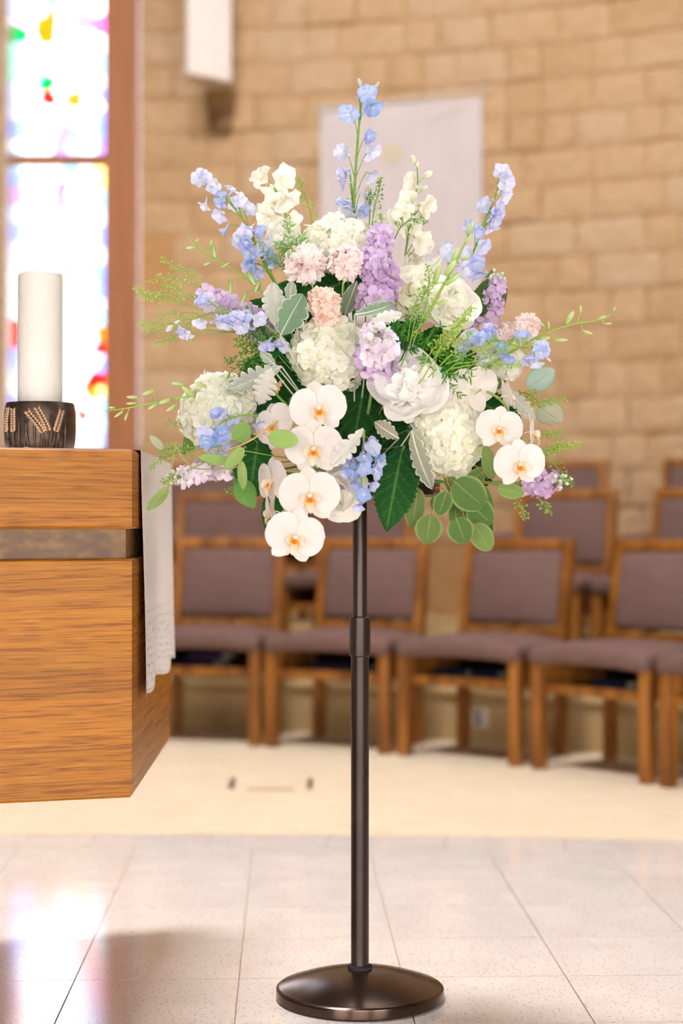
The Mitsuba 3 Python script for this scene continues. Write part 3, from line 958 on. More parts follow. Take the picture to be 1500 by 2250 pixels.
ROW1 = [14.3, 25.3, 36.6, 48.2, 59.7]
names1 = ['mauve choir chair of the front row, next to the altar cloth', 'mauve choir chair of the front row, straight behind the flower stand pole', 'front-row mauve choir chair just right of the pole, under the eucalyptus leaves',
          'front-row mauve choir chair right of the one under the eucalyptus, its back whole in view', 'front-row mauve choir chair cut by the right edge, mostly out of view']
MS = []
for a, lb in zip(ROW1, names1):
    MS.append(choir_chair(math.radians(a), 2.98, 0.0, lb, 'choir chairs of the front row'))
Z2 = RISE
for px, lb in ((497, 'second-row mauve choir chair behind the chair next to the altar cloth'), (804, 'second-row mauve choir chair behind the pole, under the drooping green leaf'),
               (1246, 'second-row mauve choir chair below the lilac blossom at the right'), (1548, 'second-row mauve choir chair cut by the right edge of the photo')):
    th = math.radians(30)
    for _ in range(60):                 # turn the chair round the altar until its top rail stands where the photograph shows it
        p = polar(th, 3.96 + .48)
        th += .5 * ((px - HX) / F * p[1] - p[0]) / (3.96 + .48)
    choir_chair(th, 3.96, Z2, lb, 'choir chairs of the second row')
for px, lb in ((455, 'third-row mauve choir chair glimpsed between the altar cloth and the lilac stock'), (760, 'third-row mauve choir chair hidden behind the flower arrangement'), (1236, 'third-row mauve choir chair right of the orchids, its back against the wall'), (1560, 'third-row mauve choir chair cut by the right edge, against the block wall')):
    th = math.radians(25)
    for _ in range(60):
        p = polar(th, 4.92 + .48)
        th += .5 * ((px - HX) / F * p[1] - p[0]) / (4.92 + .48)
    choir_chair(th, 4.92, RISE + RISE_2, lb, 'choir chairs of the third row')

# hymnals in the racks under the front seats
for k, (M, spots) in enumerate(zip(MS, ([(-.02, .02, 0), (.02, .0, 0)], [(-.02, .0, 0), (.09, .01, 1)], [(-.07, .0, 1), (.06, .02, 1)], [(.04, .01, 1)], [(-.1, 0, 1)]))):
    where = ('next to the altar cloth', 'behind the pole', 'right of the pole', 'under a whole back', 'at the right edge')[k]
    for j, (x, y, c) in enumerate(spots):
        b = thing('hymnal', ('dark purple', 'navy blue')[c] + ' hymnal under the front-row chair ' + where + (', second one' if j else ''), 'book', 'hymnals in the chair racks')
        M2 = M @ shift(x, .075 + y, .311 + (0.0 if not (k in (0,) and j) else .034))
        cov = MB()
        box(cov, -.075, .075, 0, .21, 0, .003)
        box(cov, -.075, .075, 0, .21, .030, .033)
        box(cov, -.075, .075, -.003, .001, 0, .033)
        put(b, 'cover', cov.ply(f'cover_{c}', smooth=False, color=False), M2)
        pg = MB()
        box(pg, -.073, .073, .004, .206, .0032, .0298)
        put(b, 'pages', pg.ply('pages', smooth=False, color=False), M2)

# socket plate on the riser
th = math.radians(35)
for _ in range(60):
    p = polar(th, 3.50)
    th += .5 * ((1051 - HX) / F * p[1] - p[0]) / 3.5
p = polar(th, 3.515)
zs = CAM_Z - (1577 - HY) * p[1] / F
so = thing('socket_plate', 'small pale socket plate on the riser under the chairs', 'socket')
M = rotz(-th)
M[:3, 3] = (p[0], p[1], max(zs, .06))
mb = MB()
m = rbox(.036, .005, .040, .003)
mb.add(m.vertices, m.faces)
put(so, 'cover', mb.ply('plate', smooth=40, color=False), M)
for s in (-1, 1):
    mb = MB()
    m = rbox(.011, .003, .012, .002)
    mb.add(m.vertices + [-.006, -.004, s * .016], m.faces)
    put(so, 'outlet', mb.ply('rack_dark', smooth=40, color=False), M)

# flush floor box in the carpet
fb = thing('floor_box', 'flush floor box lid with two dark clips in the beige carpet', 'floor box')
d_ = CAM_Z * F / (1735 - HY)
mb = MB()
xa, xb = P(543, 1735, d_)[0], P(646, 1735, d_)[0]
box(mb, xa, xb, d_ - .022, d_ + .022, .0, .006)
put(fb, 'lid_edge', mb.ply('joint', smooth=False, color=False))
d2_ = CAM_Z * F / (1727 - HY)
for px in (510, 681):
    mb = MB()
    m = rbox(.008, .075, .012, .003)
    mb.add(m.vertices + [P(px, 1727, d2_)[0], d2_, .008], m.faces)
    put(fb, 'clip', mb.ply('dark_metal', smooth=40, color=False))

# ------------------------------------------------------------------ the stand
SX, SY = P(790.5, 2190, 3.31)[0], 3.31
stand = thing('flower_stand', 'tall dark bronze flower stand with a telescopic pole and a round domed foot', 'stand')
prof = [(0.0, .001), (.1585, .001), (.1605, .003), (.1605, .017), (.1595, .0205), (.156, .0230)]
prof += [(r, .0228 + .0345 * (1 - (r / .156) ** 1.75)) for r in np.linspace(.154, .020, 20)] + [(.016, .0570)]
mb = MB()
mb.add(*lathe(prof, 128, (SX, SY, 0)))
put(stand, 'foot', mb.ply('bronze_dome', smooth=35, color=False), label='round domed polished foot')


def cyl(profile, name, bsdf='bronze', n=48):
    mb = MB()
    mb.add(*lathe(profile, n, (SX, SY, 0)))
    return put(stand, name, mb.ply(bsdf, smooth=35, color=False))


Zp = lambda y: CAM_Z - (y - HY) * 3.31 / F
cyl([(0.016, .052), (.0235, .053), (.0235, .0615), (.021, .0635), (.0165, .0645)], 'foot_collar', 'lead')
cyl([(.0172, .058), (.0172, Zp(1442)), (.0, Zp(1442))], 'lower_pole')
cyl([(.0172, Zp(1442)), (.0192, Zp(1441)), (.0202, Zp(1439)), (.0202, Zp(1358)), (.0192, Zp(1355)), (.0150, Zp(1354.5)), (.0140, Zp(1354))], 'sleeve')
cyl([(.0138, Zp(1360)), (.0138, .968)], 'upper_pole')
cyl([(0, .957), (.150, .957), (.153, .960), (.153, .986), (.150, .988), (.147, .986), (.146, .966), (0, .966)], 'tray', 'bronze', 64)

# ------------------------------------------------------------------ flowers: building blocks
RNG = np.random.default_rng(21)
CORE = np.array([SX, 3.31, 1.04])
TO_CAM = np.array([0.0, -1.0, 0.0])


def grid_faces(nu, nv):
    idx = np.arange((nu + 1) * (nv + 1)).reshape(nu + 1, nv + 1)
    return np.stack([idx[:-1, :-1], idx[:-1, 1:], idx[1:, 1:], idx[1:, :-1]], -1).reshape(-1, 4)


def col(c):
    return lin(c) if isinstance(c, str) else np.asarray(c, float)


def petal(L, W, nu=5, nv=4, a=1.0, b=0.6, tilt=0.0, curl=0.0, cup=0.0, ruf=0.0, rf=2.5, c0='FFFFFF', c1=None, cp=1.0, edge=None, az=0.0, ph=None, serr=0.0, lobes=0, lobe=0.0, quilt=0.0, base=0.0, r0=0.0, z0=0.0, rim=.12):
    """A petal or leaf that grows along +y, its face towards +z; turned about z by az."""
    ph = RNG.uniform(0, 6.28) if ph is None else ph
    t = np.linspace(0, 1, nu + 1)[:, None]
    s = np.linspace(-1, 1, nv + 1)[None]
    prof = np.maximum(np.sin(np.pi * np.clip(t, 1e-6, 1) ** a), 0) ** b
    prof = np.maximum(prof, base * (1 - t))
    if lobes:
        prof = prof * (1 - 1.25 * lobe * (1 - np.abs(np.sin(np.pi * lobes * t)) ** .55) * np.clip(t * 5, 0, 1) * np.clip((1 - t) * 4, .35, 1))
    if serr:
        prof = prof * (1 + serr * (((np.arange(nu + 1)[:, None] // 2 % 2) * 2 - 1)))
    phi = tilt + curl * t[:, 0]
    mid = (phi[1:] + phi[:-1]) / 2
    y = np.r_[0, np.cumsum(np.cos(mid))] * L / nu
    z = np.r_[0, np.cumsum(np.sin(mid))] * L / nu
    w = W / 2 * prof
    off = cup * w * s ** 2 + ruf * L * t ** 1.5 * np.sin(rf * np.pi * s + ph + 2 * t)
    if quilt:
        off = off + quilt * L * (np.abs(np.sin(np.pi * (t * 7 - np.abs(s) * 1.6))) ** .6 - .6) * np.clip(np.abs(s) * 6, 0, 1) * np.clip(4 * (1 - np.abs(s)), 0, 1) * prof
    X = s * w
    lag = np.zeros_like(s)
    if lobes:
        lag = .035 * L * np.abs(s) * prof
    Y = (y[:, None] + 0 * s) - np.sin(phi)[:, None] * off + r0 + (lag if np.ndim(lag) else 0)
    Z = (z[:, None] + 0 * s) + np.cos(phi)[:, None] * off + z0
    V = np.stack([X, Y, Z], -1).reshape(-1, 3)
    k = (t ** cp + 0 * s)[..., None]
    C = col(c0) * (1 - k) + col(c1 if c1 is not None else c0) * k
    if edge is not None:
        e = np.clip((np.abs(s) - 1 + rim) / rim, 0, 1)[..., None] + 0 * k
        C = C * (1 - e) + col(edge) * e
    if quilt:
        vein = np.maximum((np.abs(np.sin(np.pi * (t * 7 - np.abs(s) * 1.6))) < .16) * .5, (np.abs(s) < .06) * 1.0)[..., None] * .5
        C = C * (1 - vein) + col('6E9A52') * vein
    C = C.reshape(-1, 3)
    if az:
        V = V @ rotz(az)[:3, :3].T
    return V, grid_faces(nu, nv), C


def fan(L, A, nr=4, na=7, tilt=0.0, curl=0.0, jag=0.0, jf=9.0, ruf=0.0, rf=4.0, c0='FFFFFF', c1=None, cp=1.0, az=0.0, cup=0.0, wx=1.0, r0=0.0, z0=0.0):
    """A broad petal: a fan with an uneven, ruffled outer edge."""
    ph, ph2 = RNG.uniform(0, 6.28, 2)
    t = np.linspace(0.0, 1, nr + 1)[:, None]
    a = np.linspace(-A, A, na + 1)[None]
    R = (1 - .30 * (a / A) ** 4) * (1 + jag * np.sin(jf * a + ph) + jag * .6 * RNG.uniform(-1, 1, a.shape))
    q = t * R
    x = q * np.sin(a) * L * wx
    phi = tilt + curl * q * np.cos(a * .6)
    pm = tilt + curl * q * np.cos(a * .6) / 2
    ln = q * np.cos(a) * L
    y = ln * np.cos(pm) + r0
    z = ln * np.sin(pm) + z0
    o = ruf * L * t ** 2 * np.sin(rf * a + ph2) + cup * L * (q * np.sin(a)) ** 2
    y = y - np.sin(phi) * o
    z = z + np.cos(phi) * o
    V = np.stack([x + 0 * z, y, z], -1).reshape(-1, 3)
    k = (t ** cp + 0 * a)[..., None]
    C = (col(c0) * (1 - k) + col(c1 if c1 is not None else c0) * k).reshape(-1, 3)
    if az:
        V = V @ rotz(az)[:3, :3].T
    return V, grid_faces(nr, na), C


def vary(c, amt=0.06):
    return np.clip(col(c) * (1 + RNG.uniform(-amt, amt, 3) * .5 + RNG.uniform(-amt, amt)), 0, .95)


def stem_mesh(pts, r0, r1, c, n=26, sides=6):
    mb = MB()
    p = spline(pts, n)
    mb.add(*tube(p, np.linspace(r0, r1, len(p)), sides), C=col(c))
    return mb


def add_tube(mb, pts, r0, r1, c, n=8, sides=5):
    p = spline(pts, n)
    mb.add(*tube(p, np.linspace(r0, r1, len(p)), sides), C=col(c))


def to_core(p, k=0.0):
    """Way points from a flower back into the foam."""
    p = np.asarray(p, float)
    end = CORE + np.array([RNG.uniform(-.03, .03), RNG.uniform(-.03, .03), RNG.uniform(-.02, .04)])
    m = p * .45 + end * .55 + np.array([0, 0, -.02])
    return [p, m, end]


def facing(yaw, pitch):
    y, q = math.radians(yaw), math.radians(pitch)
    return np.array([math.sin(y) * math.cos(q), -math.cos(y) * math.cos(q), math.sin(q)])


GREEN, GREEN2 = '86A84C', '6B9440'

# leaves ------------------------------------------------------------


def leaf_at(px, py, d, lx, wx, ang, yaw=0, pitch=0):
    """(matrix, length, width): a leaf centred at the pixel, lx px long, wx px wide, its tip towards ang degrees."""
    L, W = lx * d / F, wx * d / F
    n = facing(yaw, pitch)
    M = frame(P(px, py, d), n, math.radians(ang - 90))
    M[:3, 3] -= M[:3, 1] * L / 2
    return M, L, W


def big_leaf(parent, px, py, d, lx, wx, ang, yaw=0, pitch=0, c='1E4424', c1='2C5A2C', curl=-.25, name='leaf', serr=.05, quilt=.020, label=None):
    M, L, W = leaf_at(px, py, d, lx, wx, ang, yaw, pitch)
    mb = MB()
    V, Fc, C = petal(L, W, 64, 20, a=.82, b=.78, curl=curl, tilt=.08, cup=-.10, serr=serr, quilt=quilt, c0=vary(c), c1=vary(c1), ruf=.012, rf=1.5)
    mb.add(V, Fc, C, M)
    p0, p1 = M[:3, 3], M[:3, 3] + (CORE - M[:3, 3]) * .6
    add_tube(mb, [p0 + M[:3, 1] * .01, p0, p1], .0016, .002, '6E9A52')
    return put(parent, name, mb.ply('leaf', family=2), label=label)


def euca_leaf(parent, px, py, d, lx, wx, ang, yaw=0, pitch=0, c='7C9A70', c1=None, curl=.25, cup=.12, node=None):
    M, L, W = leaf_at(px, py, d, lx, wx, ang, yaw, pitch)
    mb = MB()
    V, Fc, C = petal(L, W, 12, 10, a=.92, b=.56, curl=curl, tilt=-.08, cup=cup, c0=vary(c, .04), c1=vary(c1 or c, .04), edge='98AC7C', rim=.06, ruf=.008, rf=1.5)
    mb.add(V, Fc, C, M)
    vm = MB()
    base = M[:3, 3]
    ridge = [np.array([0, y, z]) for y, z in zip(V[5::11, 1], V[5::11, 2])]
    ridge = np.array(ridge) + [0, 0, .0004]
    add_tube(mb, (ridge @ M[:3, :3].T + base)[::2][:6], .0007, .0003, 'B4C48C', 10, 4)
    if node is not None:
        add_tube(mb, [base + M[:3, 1] * .004, base, (base + node) / 2 + [0, 0, .003], node], .0008, .0010, 'C8A868', 8, 5)
    return put(parent, 'leaf', mb.ply('leaf'))


def felt_leaf(label, px, py, d, lx, wx, ang, yaw=0, pitch=0, lobes=6, lobe=.42, c='A9B0A4', curl=.5, cup=.25, edge='E6E8E0', ruf=.03, c1=None):
    k = thing('dusty_miller_leaf', label, 'leaf', 'dusty miller leaves')
    M, L, W = leaf_at(px, py, d, lx, wx, ang, yaw, pitch)
    mb = MB()
    V, Fc, C = petal(L, W, 72, 12, a=1.05, b=.75, curl=curl, tilt=-curl * .4, cup=cup, lobes=lobes, lobe=lobe, ruf=ruf, rf=2.0, c0=vary(c, .04), c1=vary(c1 or c, .04), edge=edge, rim=.16, base=.10)
    mb.add(V, Fc, C, M)
    put(k, 'blade', mb.ply('felt_leaf'))
    ridge = V.reshape(73, 13, 3)[:, 6] + [0, 0, .0006]
    mr = MB()
    w = ridge @ M[:3, :3].T + M[:3, 3]
    add_tube(mr, w[::8], .0016, .0005, 'D9DCCB', 20, 5)
    add_tube(mr, to_core(M[:3, 3]), .0016, .0018, 'C9CCB8', 14, 5)
    put(k, 'midrib', mr.ply('stem'))
    return k


# hydrangea -----------------------------------------------------------
HYD = []
for k in range(10):
    mb = MB()
    t0, t1 = vary('EFF0D2', .03), vary(('FAF8EE', 'F9F6E8', 'F8F6E4', 'FBFAF2', 'FAF8F0')[k % 5], .015)
    for q in range(4):
        mb.add(*fan(.0190 * RNG.uniform(.9, 1.08), .80, 4, 6, tilt=RNG.uniform(.05, .3), curl=RNG.uniform(-.5, .2), jag=.03, jf=7, ruf=.07, rf=3.5, c0=t0, c1=t1, cp=.6, az=q * math.pi / 2 + RNG.uniform(-.12, .12), z0=.0006 * (q % 2)))
    mb.add(ico.vertices * .0016 + [0, 0, .0012], ico.faces, C=lin('DCE0A8'))
    HYD.append(mb.ply('petal'))
sph = trimesh.creation.icosphere(subdivisions=3)


def hydrangea(label, px, py, rx, ry, d, n=185, leaves=()):
    k = thing('hydrangea', label, 'flower', 'white hydrangea heads')
    c = P(px, py, d)
    R = np.array([rx * d / F, (rx + ry) / 2 * d / F * .85, ry * d / F])
    core = MB()
    core.add(sph.vertices * R * .80 + c, sph.faces, C=lin('E4E7C4'))
    put(k, 'flower_core', core.ply('stem'))
    g = math.pi * (3 - math.sqrt(5))
    for i in range(n):
        zz = 1 - 2 * (i + .5) / n
        rr = math.sqrt(1 - zz * zz)
        u = np.array([rr * math.cos(g * i), -zz, rr * math.sin(g * i)])
        if u[1] > .45:
            continue
        u = unit(u + RNG.normal(0, .07, 3))
        pos = c + u * R * RNG.uniform(.84, .98)
        nrm = unit(unit(u / R) + RNG.normal(0, .20, 3))
        put(k, 'floret', HYD[RNG.integers(10)], frame(pos, nrm, RNG.uniform(0, 6.28), RNG.uniform(.88, 1.12)))
    put(k, 'stem', stem_mesh(to_core(c + [0, R[1] * .3, -R[2] * .3]), .004, .004, GREEN2).ply('stem'))
    for lf in leaves:
        big_leaf(k, *lf)
    return k


# peony ---------------------------------------------------------------
def peony(label, px, py, r, d, n, pal=('FBF8F4', 'FBF6F0'), roll=0.0, loose=1.0):
    k = thing('peony', label, 'flower', 'white peonies')
    c = P(px, py, d)
    R = r * d / F
    M = frame(c - unit(n) * R * .45, n, roll)
    for li, (m, ln, A, tilt, curl, ruf, wild) in enumerate([(7, 1.12, .90, .18, .30, .05, .15), (7, 1.04, .86, .48, .40, .07, .25)]):
        for q in range(m):
            mb = MB()
            mb.add(*fan(R * ln * RNG.uniform(.86, 1.10), A * RNG.uniform(.85, 1.15), 8, 12, tilt=tilt + RNG.uniform(-1, 1) * wild * loose, curl=curl + RNG.uniform(-.4, .6), jag=.025, jf=7, ruf=ruf, rf=RNG.uniform(3, 5), c0=vary(pal[1], .02), c1=vary(pal[0], .015), az=q * 2 * math.pi / m + li * .45 + RNG.uniform(-.15, .15), cup=RNG.uniform(.1, .4), r0=R * .04, z0=.001 * li), M=M)
            put(k, 'petal', mb.ply('petal'))
    g = math.pi * (3 - math.sqrt(5))
    for q in range(34):
        zz = 1 - .95 * (q + .5) / 34
        rr = math.sqrt(1 - zz * zz)
        u = unit(np.array([rr * math.cos(g * q), rr * math.sin(g * q), zz * .8 + .15]) + RNG.normal(0, .10, 3))
        mb = MB()
        mb.add(*fan(R * RNG.uniform(.62, .82), RNG.uniform(.6, .85), 8, 12, tilt=RNG.uniform(1.1, 1.5), curl=-RNG.uniform(.9, 1.7), jag=.05, jf=10, ruf=.10, rf=5, cup=RNG.uniform(-.2, .3), c0=vary(pal[1], .02), c1=vary(pal[0], .015)), M=M @ frame(u * R * .16, u, RNG.uniform(0, 6.28), up=(0, 1, .1)))
        put(k, 'petal', mb.ply('petal'))
    put(k, 'stem', stem_mesh(to_core(M[:3, 3]), .0032, .0032, GREEN2).ply('stem'))
    return k


# lisianthus / carnation ------------------------------------------------
def ruffle(label, px, py, r, d, n, pal, stem=None, m=26, cat='flower'):
    k = thing('pink_lisianthus', label, cat, 'blush lisianthus blooms')
    R = r * d / F
    c = P(px, py, d)
    M = frame(c - unit(n) * R * .55, n, 0)
    g = math.pi * (3 - math.sqrt(5))
    m = 52
    for q in range(m):
        zz = 1 - 1.02 * (q + .5) / m
        rr = math.sqrt(max(1 - zz * zz, 0))
        u = unit(np.array([rr * math.cos(g * q), rr * math.sin(g * q), zz * .85 + .1]) + RNG.normal(0, .06, 3))
        mb = MB()
        mb.add(*fan(R * RNG.uniform(.84, .98), .72, 7, 14, tilt=RNG.uniform(1.15, 1.5), curl=-RNG.uniform(1.1, 1.9), jag=.07, jf=20, ruf=.10, rf=9, c0=vary(pal[1], .02), c1=vary(pal[0], .03)), M=M @ frame(u * R * .22, u, RNG.uniform(0, 6.28), up=(0, 1, .1)))
        put(k, 'petal', mb.ply('petal'))
    cal = MB()
    V, q4 = lathe([(0, -.02), (.10, .0), (.17, .10), (.19, .30), (.16, .45)], 14)
    cal.add(V * R, q4, C=lin('9DB36C'), M=M)
    put(k, 'calyx', cal.ply('stem'))
    put(k, 'stem', stem_mesh([M[:3, 3]] + (stem or to_core(M[:3, 3])[1:]), .0018, .002, '8DAF66').ply('stem'))
    return k


# delphinium ------------------------------------------------------------
def delph_floret(pal, open_=1.0, white=False):
    mb = MB()
    c1 = vary(pal[RNG.integers(len(pal))], .05)
    c0 = np.clip(c1 * .55 + col('EDEFFA') * .45, 0, .92) if not white else vary('F4F5E6', .02)
    for q in range(5):
        L = .0208 * RNG.uniform(.85, 1.12)
        mb.add(*petal(L, L * RNG.uniform(.76, 1.02), 6, 4, a=1.25, b=.70, tilt=1.32 - .50 * open_ + RNG.uniform(-.14, .14), curl=-.95 * open_ + RNG.uniform(-.2, .2), cup=.35, ruf=.07, c0=c0, c1=c1, cp=.8, az=q * 2 * math.pi / 5 + RNG.uniform(-.15, .15), r0=.0012, z0=.003, base=.25))
    for q in range(3):
        mb.add(*petal(.0075, .0055, 3, 2, tilt=1.15, c0='F6F4EC', c1='EDE9E0', az=q * 2.1 + .4, r0=.0006, z0=.004))
    p = np.array([[0, 0, .005], [0, .001, 0], [0, .004, -.007], [0, .006, -.013]])
    V, q4 = tube(p, [.0030, .0026, .0016, .0008], 6)
    mb.add(V, q4, C=np.clip(c0 * .9, 0, 1))
    return mb.ply('petal', family=0 if white else 3)


BLUE = ['C6D4F6', 'B8C8F3', 'D2DAF7', 'AEC2F0', 'C8D0F5']
DEEP = ['A6BCF0', '98B2EC', 'B2C4F3', 'A0B6EA']
LILAC = ['D4D8F7', 'CED0F4', 'DCE0F8', 'C4CEF3']
WHITE = ['FAF9F2', 'F9F8EE', 'FBFAF5']
FLO = {n: [delph_floret(p, o, n == 'white') for o in (.7, .85, 1.0, 1.1, 1.2, .5)] for n, p in (('blue', BLUE), ('deep', DEEP), ('lilac', LILAC), ('white', WHITE))}
BUDS = {}


def bud_mesh(c0, c1, slim=.36):
    mb = MB()
    V, q4 = lathe([(0, 0), (.12, .03), (slim * .85, .25), (slim, .5), (slim * .8, .75), (slim * .35, .94), (0, 1.0)], 10)
    t = V[:, 2:3]
    mb.add(V * [1, 1, 1], q4, C=col(c0) * (1 - t) + col(c1) * t)
    return mb.ply('stem')


BUDS['green'] = [bud_mesh('A3BE6A', 'D3E0A2', s) for s in (.13, .155, .175)]
BUDS['white'] = [bud_mesh('C4D09C', 'F4F2E2', s) for s in (.26, .32)]
BUDS['lilac'] = [bud_mesh('B7C68C', 'DAD2EE', s) for s in (.2, .26)]
BUDS['stock'] = [bud_mesh('9DB878', 'DCDCC0', s) for s in (.34, .40)]


def place_bud(parent, kind, pos, direction, L, name='bud'):
    put(parent, name, BUDS[kind][RNG.integers(len(BUDS[kind]))], frame(np.asarray(pos) - unit(direction) * L / 2, direction, RNG.uniform(0, 6), L))


def nearest(curve, p, back=0):
    i = int(np.argmin(np.linalg.norm(curve - p, axis=1)))
    return curve[min(max(i - back, 0), len(curve) - 1)]


def delphinium(label, stem_px, d0, d1, flowers, kind, buds=(), budkind='lilac', size=1.0, name='delphinium', group='blue delphinium stems', down=.35, rs=.0022, cam=.55, alt=None, droop=None):
    """stem_px runs from the foam to the tip; flowers are the pixels of the florets."""
    k = thing(name, label, 'flower', group)
    m = len(stem_px)
    pts = [P(x, y, d0 + (d1 - d0) * i / (m - 1)) for i, (x, y) in enumerate(stem_px)]
    curve = spline(pts, 40)
    mb = MB()
    mb.add(*tube(curve, np.linspace(rs, rs * .45, 40), 7), C=lin(GREEN))
    extra = [(f[0] + RNG.uniform(-13, 13), f[1] + RNG.uniform(-13, 13), .9) for f in flowers if kind != 'white' and RNG.random() < .42]
    for fl in list(flowers) + extra:
        x, y = fl[:2]
        s = (fl[2] if len(fl) > 2 else 1.0) * size * (1.0 if kind == 'white' else .86)
        i = int(np.argmin([np.hypot(*(np.array([HX + q[0] * F / q[1], HY - (q[2] - CAM_Z) * F / q[1]]) - (x, y))) for q in curve]))
        dd = curve[i][1] + RNG.uniform(-.022, .012)
        pos = P(x, y, dd)
        out = pos - curve[i]
        n = unit(unit(out + 1e-6) * .7 + TO_CAM * RNG.uniform(-.15, 1.7 * cam) + np.array([RNG.uniform(-.4, .4), 0, (.25 - 2.45 * RNG.random()) * down]))
        base = pos - n * .008 * s
        tail = base - n * .004
        node = curve[max(i - 4, 0)]
        add_tube(mb, [node, node * .4 + tail * .6 + np.array([0, 0, .006]), tail], .0009, .0007, GREEN, 8, 5)
        kk = kind if alt is None or RNG.random() < .6 else alt
        put(k, 'floret', FLO[kk][RNG.integers(6)], frame(base, n, RNG.uniform(0, 6.28), s * RNG.uniform(.92, 1.1)))
    for bx, by, *r in buds:
        i = int(np.argmin([np.hypot(*(np.array([HX + q[0] * F / q[1], HY - (q[2] - CAM_Z) * F / q[1]]) - (bx, by))) for q in curve]))
        pos = P(bx, by, curve[i][1] - .005)
        out = unit(pos - curve[max(i - 3, 0)])
        L = (r[0] if r else 16) * .00086
        place_bud(k, budkind, pos, out, L)
        add_tube(mb, [curve[max(i - 3, 0)], pos - out * L * .5], .0008, .0006, GREEN, 5, 5)
    if len(stem_px):
        add_tube(mb, to_core(curve[0]), rs, rs, GREEN, 12, 6)
    put(k, 'stem', mb.ply('stem'))
    return k


# stock -----------------------------------------------------------------
def stock_floret(pal):
    mb = MB()
    c1 = vary(pal[RNG.integers(len(pal))], .05)
    c0 = np.clip(c1 * .5 + col('F4F0DC') * .5, 0, .92)
    for q in range(5):
        mb.add(*fan(.0185 * RNG.uniform(.85, 1.08), .62, 4, 6, tilt=RNG.uniform(.15, .45), curl=RNG.uniform(-.9, -.2), jag=.05, jf=8, ruf=.13, rf=4, c0=c0, c1=c1, cp=.7, az=q * 2 * math.pi / 5 + RNG.uniform(-.2, .2)))
    for q in range(4):
        mb.add(*fan(.0120 * RNG.uniform(.8, 1.1), .62, 3, 5, tilt=RNG.uniform(.7, 1.1), curl=-.4, jag=.06, ruf=.15, c0=c0, c1=c1, cp=.7, az=q * 1.57 + .5, z0=.001))
    mb.add(ico.vertices * .0016 + [0, 0, .003], ico.faces, C=lin('C9CF8A'))
    return mb.ply('petal', family=4)


STK = {'lavender': [stock_floret(['EAD8F3', 'E2CAEE', 'EEDFF5', 'DCC0EA']) for _ in range(7)], 'mauve': [stock_floret(['D9B6E2', 'CFA8DA', 'E0C2E8', 'D2A8D0']) for _ in range(7)], 'pale': [stock_floret(['F0E4F6', 'EADAF3', 'F3EAF7']) for _ in range(6)]}


def stock(label, base, tip, d0, d1, r, n, kind, kind2=None, buds=6, open_tip=.8):
    """A spike of ruffled florets round a stem from base to tip (pixels)."""
    k = thing('stock', label, 'flower', 'lavender stock spikes')
    a, b = P(*base, d0), P(*tip, d1)
    ax = unit(b - a)
    e1 = unit(np.cross(ax, [0.2, 1, 0.1]))
    e2 = np.cross(ax, e1)
    R = r * d0 / F
    for i in range(n):
        t = (i + .5) / n
        ph = i * 2.39996
        rr = R * (1 - .35 * t)
        o = e1 * math.cos(ph) + e2 * math.sin(ph)
        if o[1] > .75:
            o[1] *= -1
            o = unit(o)
        pos = a + (b - a) * min(max(t * open_tip + RNG.uniform(-.05, .05), 0), open_tip) + o * rr * RNG.uniform(.42, .80)
        nrm = unit(o + ax * .35 + RNG.normal(0, .3, 3))
        put(k, 'floret', STK[kind if kind2 is None or t > .45 else kind2][RNG.integers(6)], frame(pos, nrm, RNG.uniform(0, 6.28), R / .027 * RNG.uniform(.85, 1.15) * (1 - .2 * t)))
    for i in range(buds):
        ph = i * 2.4 + .7
        o = e1 * math.cos(ph) + e2 * math.sin(ph)
        t = open_tip + (1.0 - open_tip) * (i + .6) / buds
        place_bud(k, 'stock', a + (b - a) * t + o * R * (.42 - .03 * i), unit(ax + o * .6), .012 - .0005 * i)
    mb = stem_mesh([b, a * .5 + b * .5, a] + to_core(a)[1:], .0028, .0035, '8FB06A')
    put(k, 'stem', mb.ply('stem'))
    return k


# orchids ----------------------------------------------------------------
ORC_W = ['F0EBE8', 'EFE8E5', 'F2EEEB']


